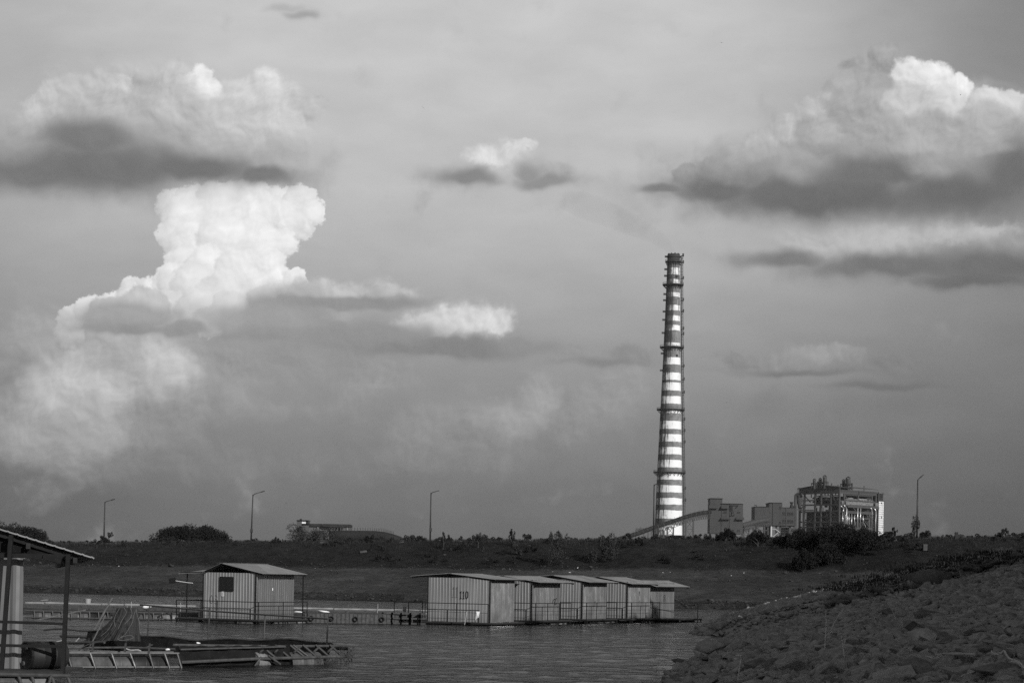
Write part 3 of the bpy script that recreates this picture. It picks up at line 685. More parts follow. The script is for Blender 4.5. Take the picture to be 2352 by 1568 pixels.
# white cloth hung at the rail of shed 110
cl = MB(); p = W(1098, 1414, 97.3)
for k in range(3):
    a0 = -.10+.07*k
    cl.add([(p.x+a0*.6-.02, p.y-.02, p.z+.22), (p.x+a0*.6+.05, p.y-.05*(k % 2), p.z+.23), (p.x+a0*.6+.06-.02*k, p.y-.06, p.z-.02-.05*k), (p.x+a0*.6-.07+.03*k, p.y+.02, p.z-.22+.10*k),
            (p.x+a0*.6-.02, p.y, p.z+.22), (p.x+a0*.6+.05, p.y+.03, p.z+.23), (p.x+a0*.6+.06-.02*k, p.y+.02, p.z-.02-.05*k), (p.x+a0*.6-.07+.03*k, p.y+.05, p.z-.22+.10*k)],
           ((0, 1, 2, 3), (7, 6, 5, 4), (0, 3, 7, 4), (1, 5, 6, 2), (3, 2, 6, 7), (0, 4, 5, 1)))
tag(cl.build('cloth', M['white']), 'white cloth hanging over the rail in front of shed 110', 'cloth')
def pole(px0, py0, px1, py1, d, rad, m, label, name='pole', group=None):
    mb = MB(); a, c = W(px0, py0, d), W(px1, py1, d)
    mb.tube([a, a.lerp(c, .5) + Vector((.01, 0, 0)), c], rad, 6); o = mb.build(name, m)
    return tag(o, label, 'pole', group)
pole(1072, 1404, 1067, 1434, 97.2, .018, M['rope'], 'pale stick standing in the water before shed 110')
pole(1027, 1384, 1013, 1430, 101.5, .014, M['wood'], 'thin slanting stick at the left corner of the deck of shed 110')
# ---------------------------------------------------------------- open-sided shed in the left foreground
DF = 42.
t = thing('floating_shed', 'large open-fronted shed with a dark sloping roof cut off by the left edge', 'shed', (W(40, 1539, DF).x, DF, 0), 0)
o0 = Vector((t.location.x, t.location.y, 0))
wl, wr = W(-160, 1300, 42.56), W(53, 1300, 42.56)
mb = MB(o0); mb.corr((wl.x, 42.56, .25), (1, 0, 0), (0, 0, 1), (0, -1, 0), wr.x-wl.x, 2.62, .62, .035, thick=.01); mb.build('wall', M['sheet_grey'], t)
mb = MB(o0); mb.corr((wr.x, 42.59, .25), (-.30, .954, 0), (0, 0, 1), (.954, .30, 0), 4.0, 2.5, .3, .02, thick=.01); mb.build('wall', M['sheet_grey'], t)
mb = MB(o0)
for z in (2.78,): mb.bx(wl.x, wr.x-.06, 42.49, 42.52, z-.018, z+.018)
mb.build('wall_rail', M['sheet_grey'], t)
ra, rb = W(-170, 1161, 42.0), W(217, 1280, 42.3)                    # front edge of the roof
rc = Vector((rb.x*47.5/42.2-.35, 47.5, rb.z-.10)); rd = Vector((ra.x*47.5/42.2-.35, 47.5, ra.z-.10))
U = (rb-ra); lu = U.length; U = U.normalized(); Vv = (rc-rb); lv = Vv.length; Vv.normalize(); nn = U.cross(Vv).normalized()
mb = MB(o0); mb.corr(ra, U, Vv, nn if nn.z > 0 else -nn, lu, lv, .2, .010, 'rib', .03); mb.build('roof_slope', M['roofsheet'], t)
mb = MB(o0)
for f in (.03, .30, .62, .95):
    a, c = ra+Vv*lv*f, rb+Vv*lv*f; mb.beam(a-Vector((0, 0, .10)), c-Vector((.35, 0, .02)), .07, .11)
for g in (.35, .62, .90):
    a = ra + U*lu*g; mb.beam(a-Vector((.05, 0, .17)), a+Vv*lv-Vector((.15, 0, .17)), .09, .12)
mb.beam(W(100, 1277, 42.2), W(141, 1289, 42.2), .08, .10); mb.beam(W(-120, 1272, 42.25), W(161, 1278, 42.25), .07, .10)
mb.build('roof_beam', M['darkpipe'], t)
mb = MB(o0); gp = [W(-170, 1172, 42.42), W(163, 1268, 42.42), W(163, 1276, 42.42), W(-170, 1256, 42.42)]
mb.add(gp + [q + Vector((0, .03, 0)) for q in gp], ((0, 1, 2, 3), (7, 6, 5, 4), (0, 4, 5, 1), (1, 5, 6, 2), (2, 6, 7, 3), (3, 7, 4, 0))); mb.build('gable_panel', M['tarp'], t)  # black sheet added in place of the dark shade under the roof
for (x0, y0, x1, y1) in ((26, 1228, 3, 1545), (157, 1272, 144, 1545)):
    mb = MB(o0); mb.beam(W(x0, y0, 42.1), W(x1, y1, 42.1), .085, .085); mb.build('post', M['darkpipe'], t)
mb = MB(o0); mb.beam(W(-60, 1425, 42.1), W(150, 1432, 42.1), .06); mb.beam(W(-60, 1480, 42.1), W(148, 1484, 42.1), .06); mb.build('railing', M['darkpipe'], t)
dk0, dk1 = W(-170, 1540, DF), W(170, 1546, DF)
mb = MB(o0); mb.bx(dk0.x, dk1.x-.25, 41.75, 44.0, .20, .245); mb.build('deck', M['deck'], t)
mb = MB(o0); mb.tube([(dk0.x, 41.7, .17), (dk1.x, 41.7, .16)], .045, 8); mb.tube([(dk0.x, 41.7, -.24), (dk1.x-.3, 41.7, -.24)], .04, 8)
for q in (-120, -60, 42, 72, 118, 155): a = W(q, 1547, 41.7); mb.tube([(a.x, 41.7, .17), (a.x+.14, 41.72, -.26)], .035, 8)
mb.tube([(W(118, 1547, 41.6).x, 41.6, .17), (W(104, 1547, 41.6).x, 41.6, -.26)], .03, 8)
mb.build('deck_frame', M['rust'], t)
for (q, m) in ((-95, 'drum_grey'), (-30, 'drum_pale'), (40, 'drum_grey'), (112, 'drum_pale')):
    a = W(q, 1560, 41.9); drum(t, o0, (a.x, 41.92, -.13), (-1, .12, 0), M[m])
mb = MB(o0); mb.tube([W(55, 1281, 42.6), W(66, 1285, 42.4)], .03, 8); mb.build('lamp', M['white'], t)
dk = thing('drum', 'black plastic drum lying on the deck of the open foreground shed', 'drum', W(70, 1539, 42.6))
ax = Vector((math.cos(R(43)), math.sin(R(43)), 0)); a = Vector((W(60, 1505, 42.4).x, 42.4, .245+.295))
od = drum(dk, dk.location, a, ax, M['drum_dark'], name='body')
mb = MB(dk.location); mb.lathe([(.27, 0), (.30, 0), (.30, .05), (.27, .05)], 22, a - ax*.02, ax, caps=False); mb.build('rim', M['black'], dk)
side = ax.cross(Vector((0, 0, 1)))
for (q, z, r_) in ((-.02, .16, .045), (.10, -.17, .05)):
    mb = MB(dk.location); mb.lathe([(r_, 0), (r_, .03)], 12, a - ax*.025 + side*q*-1 + Vector((0, 0, z)), ax); mb.build('bung', M['drum_grey'], dk)
# ------------------------------------------------------------------ fish cages
def pontoon(label, A, B, drums, struts, ztop=.36, zbot=.02, depth=.62, m='pipe', toppipe=True, name='cage_pontoon', group=None):
    """frame of pipes holding drums, from A to B on the water"""
    A, B = Vector(A), Vector(B); c = (A+B)/2; t = thing(name, label, 'pontoon', (c.x, c.y, 0), 0, group)
    d = (B-A).normalized(); s_ = Vector((-d.y, d.x, 0)); L = (B-A).length
    if s_.y > 0: s_ = -s_                                          # towards the viewer
    mb = MB(t.location)
    mb.tube([A+s_*.30+Vector((0, 0, ztop)), B+s_*.30+Vector((0, 0, ztop))], .032, 8); mb.tube([A-s_*.30+Vector((0, 0, ztop)), B-s_*.30+Vector((0, 0, ztop))], .032, 8)
    mb.tube([A+s_*.34+Vector((0, 0, zbot)), B+s_*.34+Vector((0, 0, zbot))], .034, 8)
    mb.build('pipe_frame', M[m], t)
    for f, lean in struts:
        p = A + d*L*f; mb = MB(t.location)
        mb.tube([p + s_*.31 + Vector((0, 0, ztop+.0)), p + s_*.37 + d*lean + Vector((0, 0, zbot-.02))], .030, 8); mb.build('strut', M[m], t)
    for f, mm, L_ in drums:
        drum(t, t.location, A + d*(L*f) + Vector((0, 0, .03)), d, M[mm], L=L_)
    return t
# near cage, front pontoon
A, B = W(120, 1531, 48.4), W(404, 1531, 49.6); A.z = B.z = 0
L = (B-A).length
p1 = pontoon('nearest drum pontoon with slanting pipe struts beside the foreground shed', A, B,
             [(.05, 'drum_grey', .88), (.33, 'drum_grey', .92), (.64, 'drum_dark', .88)], [(.10, .1), (.28, .12), (.45, .12), (.60, .13), (.755, .10), (.88, .12), (.985, .10)])
mb = MB(p1.location)
for q in (187, 253, 302):
    a = W(q*1.13, 1499, 49.0); mb.beam((a.x, a.y, .34), (a.x+.03, a.y, .60), .045)
mb.build('peg', M['pipe'], p1)
# near cage, dark skirted side
A2, B2 = W(400, 1534, 50.5), W(780, 1522, 53.6); A2.z = B2.z = 0
t = thing('cage_pontoon', 'dark skirted cage side ending in two ribbed drums under tilted struts', 'pontoon', ((A2+B2)/2)[:2] + (0,))
d = (B2-A2).normalized(); s_ = Vector((-d.y, d.x, 0)); s_ = -s_ if s_.y > 0 else s_; L = (B2-A2).length
K = 26; mb = MB(t.location)
for i in range(K):                                                  # sagging tarpaulin skirt
    f0, f1 = i/K*.66, (i+1)/K*.66
    for j in range(4):
        def q(f, j): return A2 + d*L*f + s_*(.22 + .03*math.sin(f*43+j*.5)) + Vector((0, 0, .50 - .14*j + .02*math.sin(f*60+j)))
        mb.quad(q(f0, j), q(f1, j), q(f1, j+1), q(f0, j+1))
        mb.quad(q(f0, j+1)-s_*.02, q(f1, j+1)-s_*.02, q(f1, j)-s_*.02, q(f0, j)-s_*.02)
mb.build('skirt', M['tarp'], t, smooth=False)
mb = MB(t.location)
mb.tube([A2+s_*.36+Vector((0, 0, .10)), A2+d*L*.45+s_*.38+Vector((0, 0, .17)), B2+s_*.36+Vector((0, 0, .20))], .042, 8)
mb.tube([A2-s_*.1+Vector((0, 0, .52)), A2+d*L*.6+Vector((0, 0, .47)), B2+Vector((0, 0, .47))], .035, 8)
mb.tube([A2+s_*.3+Vector((0, 0, .42)), A2+d*L*.62+s_*.3+Vector((0, 0, .47))], .025, 8)
mb.build('pipe_frame', M['rust'], t)
drum(t, t.location, A2+d*L*.435+s_*.12+Vector((0, 0, .07)), (d*.93 - s_*.36).normalized(), M['drum_pale'], label='ribbed drum with a shiny domed end', L=.9, rad=.30)
drum(t, t.location, A2+d*L*.66+s_*.08+Vector((0, 0, .02)), d, M['drum_grey'], L=.95, rad=.30)
for f, lean in ((.50, .28), (.59, .25), (.68, .28), (.70, .32), (.76, .26), (.84, .25), (.93, .22)):
    mb = MB(t.location); p = A2 + d*L*f; mb.tube([p + s_*.05 + Vector((0, 0, .50)), p + s_*.37 + d*lean + Vector((0, 0, .18))], .032, 8); mb.build('strut', M['pipe'], t)
for f in (.53, .62, .74, .86, .95):
    mb = MB(t.location); p = A2 + d*L*f; mb.tube([p + s_*.08 + Vector((0, 0, .46)), p - d*.32 + s_*.30 + Vector((0, 0, .33))], .028, 8); mb.build('strut', M['rust'], t)
mb = MB(t.location); p = A2+d*L*.5+s_*.42; mb.tube([p+Vector((0, 0, .26)), p+d*.38+Vector((0, 0, .02))], .03, 8); mb.tube([p-d*.2+Vector((0, 0, .22)), p-d*.42+Vector((0, 0, -.05))], .025, 8); mb.build('loose_pipe', M['rust'], t)
# far side of the near cage with its hand rail
A3, B3 = W(100, 1500, 60.5), W(762, 1500, 54.6); A3.z = B3.z = 0
t = thing('cage_pontoon', 'back side of the near cage carrying the long leaning pipe handrail', 'pontoon', ((A3+B3)/2)[:2] + (0,))
d3 = (B3-A3).normalized(); L3 = (B3-A3).length; s3 = Vector((-d3.y, d3.x, 0)); s3 = -s3 if s3.y > 0 else s3
mb = MB(t.location)
for k in range(30):
    f0, f1 = k/30, (k+1)/30
    if f0 < .16: continue
    zt = lambda f: .50 + .06*math.sin(f*9) - .05*f + .03*math.sin(f*31)
    for j in range(3):
        def q(f, j): return A3 + d3*L3*f + s3*(.08*j + .04*math.sin(f*55+j)) + Vector((0, 0, zt(f)*(1-j/3.) + .02))
        mb.quad(q(f0, j), q(f1, j), q(f1, j+1), q(f0, j+1)); mb.quad(q(f0, j+1)-s3*.03, q(f1, j+1)-s3*.03, q(f1, j)-s3*.03, q(f0, j)-s3*.03)
mb.build('skirt', M['tarp'], t, smooth=False)
mb = MB(t.location)
mb.tube([A3 + d3*L3*f + Vector((0, 0, .53 + .06*math.sin(f*9) - .05*f + .03*math.sin(f*31))) for f in [i/30 for i in range(31)]], .028, 7)
mb.tube([A3-s3*.7+Vector((0, 0, .34)), B3-s3*.7+Vector((0, 0, .34))], .05, 7); mb.build('pipe_frame', M['rust'], t)
mb = MB(t.location); mb.tube([W(322, 1388, 58.6), W(479, 1402, 57.3), W(608, 1411, 56.), W(762, 1421, 54.6)], .024, 7); mb.build('handrail', M['pipe'], t)
mb = MB(t.location); mb.tube([W(160, 1437, 59.5), W(330, 1441, 58.4), W(480, 1455, 57.2), W(607, 1465, 56.), W(757, 1480, 54.6)], .010, 6); mb.build('guide_rope', M['rust'], t)
for (x0, y0, x1, y1, dd) in ((344, 1388, 338, 1474, 58.4), (482, 1401, 476, 1484, 57.2), (609, 1411, 605, 1488, 56.), (753, 1421, 750, 1488, 54.6)):
    mb = MB(t.location); mb.tube([W(x0, y0, dd), W(x1, y1, dd)], .022, 7); mb.build('rail_post', M['pipe'], t)
# inner walk pipes of the near cage
mb = MB(); 
a, c, e = W(150, 1487, 53), W(300, 1486, 53.5), W(402, 1490, 53.2)
mb.tube([a, c, e], .03, 7); mb.tube([W(40, 1473, 57), W(160, 1476, 56), W(240, 1474, 55)], .04, 7); mb.tube([W(262, 1500, 51), W(330, 1488, 54), W(350, 1480, 56)], .02, 6)
tag(mb.build('pipe_bundle', M['rust']), 'loose rusty pipes lying across the middle of the near cage', 'pipes')
# net hung up to dry
M['net_rope'] = mat('net_rope', .16, .9)
nm = bpy.data.materials.new('hung_net'); nm.use_nodes = True
tt = nm.node_tree; bs = tt.nodes['Principled BSDF']; n = NB(tt); bs.inputs['Roughness'].default_value = 1.; bs.inputs['Specular IOR Level'].default_value = .05
co = n.n('ShaderNodeTexCoord').outputs['Object']
f1 = n.noise(n.vm('MULTIPLY', co, (6, 3, 1.2)), 1.6, 5, .6, '3D')
v = n.lin(f1, .3, .7, .026, .058); tt.links.new(v, bs.inputs['Base Color'])
tt.links.new(n.m('MULTIPLY', n.lin(f1, .3, .55, .62, 1.), 1.), bs.inputs['Alpha'])
p0 = W(280, 1468, 57.2); t = thing('fishing_net', 'dark fishing net hung up to dry in a drooping heap with pale ropes', 'net', (p0.x, p0.y, 0))
mb = MB(t.location); NU, NV = 90, 18
outl = [(267, 1396), (272, 1393), (283, 1392), (297, 1393), (310, 1395), (317, 1398)]
def netp(i, j):
    f = i/NU; g = j/NV
    xt = 267 + 50*f; xb = 190 + 134*f**.80
    bulge = g**1.7
    x = xt + (xb-xt)*bulge if f < .75 else xt + (xb-xt)*g**1.1
    y = 1394 + 4*abs(f-.45) + (1470 - 1394)*g + 2*math.sin(i*1.7)*(1-g)*.6
    p = W(x, y, 57.4 - 1.0*math.sin(f*3.14)*(.25+.75*g) + (.05*math.sin(f*17+1.5*math.sin(g*3)+2*f*g) + .022*math.sin(f*47+g*2.2) + .012*math.sin(f*120-g*5))*(.4+.8*g))
    return p
for i in range(NU):
    for j in range(NV): mb.quad(netp(i, j), netp(i+1, j), netp(i+1, j+1), netp(i, j+1))
mb.build('mesh_drape', nm, t, smooth=True)
mb = MB(t.location)
def rope(pts, d0, r_=.014):
    P = [W(x, y, d0) for x, y in pts]; out = []
    for k in range(len(P)-1):
        a, b_, c, e = P[max(k-1, 0)], P[k], P[k+1], P[min(k+2, len(P)-1)]
        for q in range(5):
            u_ = q/5; out.append(.5*((2*b_) + (c-a)*u_ + (2*a-5*b_+4*c-e)*u_*u_ + (3*b_-a-3*c+e)*u_**3))
    out.append(P[-1]); return out
for pts in ([(313, 1398), (307, 1413), (304, 1428), (296, 1442), (288, 1455), (276, 1464), (272, 1468)], [(313, 1398), (315, 1412), (319, 1425), (320, 1440), (322, 1455)], [(275, 1396), (266, 1410), (262, 1424), (265, 1438)],
            [(284, 1394), (290, 1406), (280, 1424), (272, 1444)], [(300, 1395), (303, 1408), (298, 1420), (286, 1432)], [(276, 1464), (286, 1460), (300, 1458), (306, 1464), (292, 1468), (278, 1470), (270, 1466)], [(258, 1430), (248, 1446), (232, 1460)]):
    mb.tube(rope(pts, 56.2), .0055, 5)
mb.build('net_rope', M['net_rope'], t)
mb = MB(t.location); mb.tube([W(292, 1391, 57.6), W(290, 1474, 57.6)], .03, 6); mb.build('support_pole', M['wood'], t)
# pontoon of drums behind, and the boarded walkway to the shed row
A4, B4 = W(60, 1422, 96.5), W(455, 1422, 97.5); A4.z = B4.z = 0
pontoon('long drum pontoon behind the hung net', A4, B4, [(.04, 'drum_grey', .9), (.15, 'drum_grey', .9), (.265, 'drum_grey', .9), (.375, 'drum_dark', .9), (.53, 'drum_grey', .9), (.66, 'drum_grey', .9), (.78, 'drum_pale', .9), (.89, 'drum_grey', .9)],
        [(.05+.9*k/17., .03) for k in range(18)], .34, .03, m='pipe')
A5, B5 = W(700, 1427, 97.), W(938, 1430, 98.); A5.z = B5.z = 0
t = thing('boarded_walkway', 'low floating walkway faced with upright boards and tyres between the sheds', 'walkway', ((A5+B5)/2)[:2] + (0,))
d5 = (B5-A5).normalized(); L5 = (B5-A5).length; s5 = Vector((d5.y, -d5.x, 0))
mb = MB(t.location); mb.corr(A5+Vector((0, 0, -.1)), d5, (0, 0, 1), s5, L5, .56, .2, .03); mb.build('facing', M['rust'], t)
mb = MB(t.location); mb.box((A5+B5)/2 - s5*.55 + Vector((0, 0, .48)), (L5, 1.1, .05), d5, s5); mb.build('deck', M['deck'], t)
for k in range(5):
    mb = MB(t.location); c = A5 + d5*(L5*(.06+.88*k/4.+.03*math.sin(k*5))) + s5*.09 + Vector((0, 0, .22))
    ring = [c + (d5*math.cos(a) + Vector((0, 0, 1))*math.sin(a))*.10 for a in [6.283*q/12 for q in range(13)]]
    mb.tube(ring, .035, 6, caps=False); mb.build('tyre', M['black'], t)
# crate at the corner of shed 110
p = W(925, 1432, 97.8); 
mb = MB((p.x, p.y, 0)); 
for k in range(5):
    for z in (.04, .28, .52): mb.bx(p.x-.9+.42*k, p.x-.56+.42*k, p.y-.02, p.y+.02, z-.04, z+.04)
    for z in (0, .55): mb.bx(p.x-1.0+.46*k-.03, p.x-1.0+.46*k+.03, p.y-.03, p.y+.5, 0, .56)
mb.bx(p.x-1.0, p.x+.88, p.y+.46, p.y+.5, 0, .56)
o = mb.build('slatted_crate', M['rust']); o.location = (p.x, p.y, 0); tag(o, 'slatted dark crate frame at the water beside the deck of shed 110', 'crate')
# far cages: parallel lines of floating pipe with walk boards, standing poles
M['foam'] = mat('pale_float_pipe', .26, .6, 0, .35, 1.2)
def row(label, y0, y1, d0, d1, x0, x1, m, h, group='lines of floats of the far cages', brk=0):
    A, B = W(x0, y0, d0), W(x1, y1, d1); A.z = B.z = 0
    t = thing('float_line', label, 'float line', ((A+B)/2)[:2] + (0,), 0, group); r2 = rng(int(d0)); f = 0.
    while f < 1:
        g = min(1, f + (r2.uniform(.03, .16) if brk else .08))
        P, Q = A.lerp(B, f), A.lerp(B, g)
        if not brk or r2.random() < (.86 if d0 > 130 else .55):
            mb = MB(t.location); z1, z2 = h*.5+r2.uniform(-.02, .02), h*.5+r2.uniform(-.02, .02)
            mb.beam(P+Vector((0, 0, z1)), Q+Vector((0, 0, z2)), .34, h); mb.build('float', M[m], t)
        f = g + (.004 if brk else .0012)
    return t
row('pale nearly unbroken float line farthest out on the water', 1383, 1392, 136, 134, 60, 985, 'foam', .10, brk=1)
row('broken pale float line just nearer than the farthest one', 1389, 1400, 127, 124, 80, 985, 'foam', .06, brk=1)
row('dark float line in the middle of the far cages', 1393, 1403, 120, 117, 40, 975, 'rust', .22)
row('broken dark float line with gaps before the boarded walkway', 1399, 1408, 112, 109, 40, 960, 'rust', .24, brk=1)
row('dark float line nearest the drum pontoon behind the net', 1404, 1412, 105.5, 103.5, 40, 950, 'deck', .26)
for k, (x, y0, y1, d_) in enumerate(((181, 1396, 1420, 104), (302, 1381, 1410, 110), (800, 1388, 1404, 112), (868, 1386, 1406, 110), (930, 1392, 1412, 106), (415, 1383, 1402, 115))):
    pole(x, y0, x-1.5, y1+4, d_, .016, M['rope'] if k % 2 else M['wood'], 'thin pole standing among the far float lines', group='poles of the far cages')
pole(258, 1372, 197, 1478, 60.2, .03, M['wood'], 'long slanting wooden pole leaning behind the foreground shed posts')
pole(197, 1400, 80, 1424, 60.8, .022, M['wood'], 'low slanting wooden spar crossing behind the foreground shed')
pole(297, 1434, 281, 1549-74, 57.8, .02, M['pipe'], 'short pale pipe post left of the hung net')
pole(242, 1412, 200, 1496, 57.0, .018, M['wood'], 'thin slanting stick in front of the long slanting pole')
def lump(x, y, d_, sx, sz, label, name, cat, m='white', seed=0):
    p = W(x, y, d_); V, Fc = HULLS[seed % 22]
    Vn = V*np.array((sx, .12+.4*sx, sz)); o = np_obj(name, Vn, Fc, M[m]); o.location = p; md = o.modifiers.new('s', 'SUBSURF'); md.levels = 1; md.render_levels = 1
    return tag(o, label, cat)
lump(244, 1399, 114, .22, .22, 'small white sack between the far float lines near the foreground shed', 'sack', 'sack', seed=1)
lump(336, 1394, 108, .40, .36, 'bright white sack behind the top of the hung net', 'sack', 'sack', seed=2)
lump(686, 1405, 101, .42, .14, 'flat white sack at the right corner of shed 03', 'sack', 'sack', seed=3)
lump(737, 1407, 99.5, .6, .28, 'crumpled white sack lying on the boarded walkway', 'sack', 'sack', seed=4)
def tub(x, y, d_, r_, h, label):
    p = W(x, y, d_); mb = MB((p.x, p.y, p.z)); mb.lathe([(r_*.82, -h/2), (r_, h/2), (r_*.92, h/2), (r_*.75, -h/2+.03)], 14, p); o = mb.build('tub', M['foam']); o.location = p; tag(o, label, 'tub')
tub(202, 1380, 133, .22, .34, 'white tub standing on the farthest float line'); tub(929, 1398, 105, .10, .3, 'small white can on a float line left of shed 110')
o = lump(98, 1377, 132, .55, .13, 'pale foam block at the far end of the float lines', 'foam_block', 'block', 'foam', 6)
r = rng(31)
# small jumble on the near cage
lump(383, 1491, 51, .14, .10, 'white plastic bag caught at the end of the nearest pontoon', 'plastic_bag', 'bag', seed=8)
lump(793*.5+58, 1476, 54, .10, .06, 'small white bag on the dark skirted cage side', 'plastic_bag', 'bag', seed=9)
mb = MB(); mb.tube(rope([(288, 1488), (300, 1492), (318, 1492), (326, 1497), (322, 1499), (310, 1496)], 50.2), .018, 6); tag(mb.build('rope', M['rope']), 'pale rope tied over the nearest pontoon', 'rope')
mb = MB(); mb.tube(rope([(150, 1510), (172, 1500), (196, 1482), (228, 1473), (245, 1471)], 53.), .016, 6); tag(mb.build('rope', M['pipe']), 'grey rope running from the foreground post to the net', 'rope')
mb = MB(); mb.tube(rope([(80, 1474), (104, 1477), (126, 1474), (148, 1468)], 56), .012, 6); mb.tube(rope([(170, 1477), (178, 1468), (182, 1464)], 56), .012, 6); tag(mb.build('rope', M['rope']), 'thin rope slung low behind the foreground shed', 'rope')
# weeds hanging on the end of the near cage
r = rng(8); vs = []; fs = []
for k in range(260):
    f = r.uniform(.78, 1.04); p = A2 + d*L*f + s_*r.uniform(.1, .5) + Vector((0, 0, r.uniform(.02, .5) * (1 if f > .95 else .5)))
    q = p + Vector((r.normal()*.10, r.normal()*.06, r.uniform(-.20, .06))); w = .009; k0 = len(vs)
    vs += [p, p+Vector((w, 0, 0)), q+Vector((w, 0, 0)), q]; fs.append((k0, k0+1, k0+2, k0+3))
mb = MB(); mb.add(vs, fs); tag(mb.build('water_weed', M['net']), 'tangled weed hanging from the end of the near cage', 'weed', kind='stuff')
# ------------------------------------------------------------------ power station beyond the embankment
GZ = 4.0
M['plant'] = mat('plant_cladding', .056, .7, 0, .10, .12, spec=.1)
M['plant_steel'] = mat('plant_steelwork', .066, .7, .0, .15, .3, spec=.15)
M['plant_dark'] = mat('plant_machinery', .03, .8, 0, .4, .25, spec=.1)
M['plant_white'] = mat('white_panels', .78, .6, 0, .10, .35)
M['duct'] = mat('bright_lagging', .75, .32, .75, .05, 1)
M['window_far'] = mat('plant_window', .012, .3)
M['conveyor'] = mat('conveyor_cladding', .021, .8, 0, .15, .2, spec=.05)
M['stackdark'] = mat('vent_stack_metal', .05, .5, .3, .35, .6)
# --- chimney
DC = 1350.
cb_, ct_ = W(1536.5, 1226, DC), W(1546, 584, DC)
KX = DC/F
cx, cy = (cb_.x+ct_.x)/2, DC
zz = lambda y: W(1540, y, DC).z
def rad(z):                                                        # half widths read off the photo
    ys = [584, 650, 720, 800, 860, 940, 1010, 1085, 1150, 1226]; hw = [14.2, 15.4, 17.0, 19.2, 21.0, 23.6, 26., 28.4, 30.2, 31.6]
    yy = np.interp(z, [zz(q) for q in ys[::-1]], ys[::-1]); r0 = np.interp(yy, ys, hw)*KX
    return r0 + max(0., (zz(1226) - z))*.03
t = thing('chimney', 'tall tapering striped power station chimney with dark top', 'chimney', (cx, cy, GZ))
ztop = zz(584)
zs = list(np.linspace(GZ, ztop-6, 60)) + [ztop-6, ztop-1.2, ztop]
mb = MB(t.location); mb.lathe([(rad(z), z-0) for z in zs] + [(rad(ztop)-1.1, ztop), (rad(ztop)-1.3, ztop-9)], 48, (cx, cy, 0)); 
cm = bpy.data.materials.new('banded_chimney_paint'); cm.use_nodes = True
tt = cm.node_tree; bs = tt.nodes['Principled BSDF']; n = NB(tt); bs.inputs['Roughness'].default_value = .8; bs.inputs['Specular IOR Level'].default_value = .2
pos = n.n('ShaderNodeNewGeometry').outputs['Position']
gx, gy, gz = n.sep(pos)[:]
ang = n.m('ARCTAN2', n.m('SUBTRACT', gx, cx), n.m('SUBTRACT', cy, gy))      # 0 faces the reservoir
cyl = n.comb(n.m('MULTIPLY', ang, 8.), 0, gz)
edges = [(616, 632), (643, 652.5), (673, 683), (702, 714), (726, 738), (748, 760), (788.5, 795), (822, 838), (857, 874), (879.5, 898), (911, 928), (940, 950), (968, 986), (998, 1015), (1027.5, 1044), (1057, 1074), (1086, 1102), (1115, 1131), (1144, 1159), (1172, 1191), (1206, 1240)]
wob = n.m('MULTIPLY', n.m('SUBTRACT', n.noise(cyl, .25, 3, .5, '3D'), .5), 1.0)
gzw = n.m('ADD', gz, wob); white = None
for y0, y1 in edges:
    a = n.m('MULTIPLY', n.ss(gzw, zz(y1)-.15, zz(y1)+.15), n.ss(gzw, zz(y0)+.15, zz(y0)-.15))
    white = a if white is None else n.m('ADD', white, a)
hi = n.ss(gz, zz(900), zz(690))                                     # dirtier towards the top
st1 = n.noise(n.comb(n.m('MULTIPLY', ang, 8.), 0, n.m('MULTIPLY', gz, .035)), .75, 5, .62, '3D')
st2 = n.noise(n.comb(n.m('MULTIPLY', ang, 8.), 3, n.m('MULTIPLY', gz, .10)), 1.7, 5, .7, '3D')
pat = n.noise(cyl, .22, 5, .65, '3D')
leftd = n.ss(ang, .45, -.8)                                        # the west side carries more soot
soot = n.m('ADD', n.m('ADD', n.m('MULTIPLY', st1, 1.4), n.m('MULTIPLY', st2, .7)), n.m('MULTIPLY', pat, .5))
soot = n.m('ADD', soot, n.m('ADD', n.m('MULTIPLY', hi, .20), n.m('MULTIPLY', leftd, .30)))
for yp in (652.5, 797, 940, 1084):                                  # drips below the galleries
    dr = n.m('MULTIPLY', n.ss(gz, zz(yp+16), zz(yp+1)), n.ss(gz, zz(yp)+.5, zz(yp)-.2))
    soot = n.m('ADD', soot, n.m('MULTIPLY', dr, n.lin(st2, .42, .62, -.02, .40)))
dirt = n.ss(soot, 1.47, 1.68)
dkp = n.lin(n.noise(cyl, .3, 5, .7, '3D'), .3, .7, .085, .22); dkp = n.m('MULTIPLY', dkp, n.lin(ang, -1., 1., .62, 1.5))       # faded dark bands, sunlit right side painted lighter and left side darker
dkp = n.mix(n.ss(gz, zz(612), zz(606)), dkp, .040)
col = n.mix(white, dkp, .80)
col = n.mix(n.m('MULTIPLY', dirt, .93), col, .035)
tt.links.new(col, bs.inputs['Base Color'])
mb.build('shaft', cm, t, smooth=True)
M['gallery'] = mat('chimney_gallery_steel', .03, .7, 0, .2, 1)
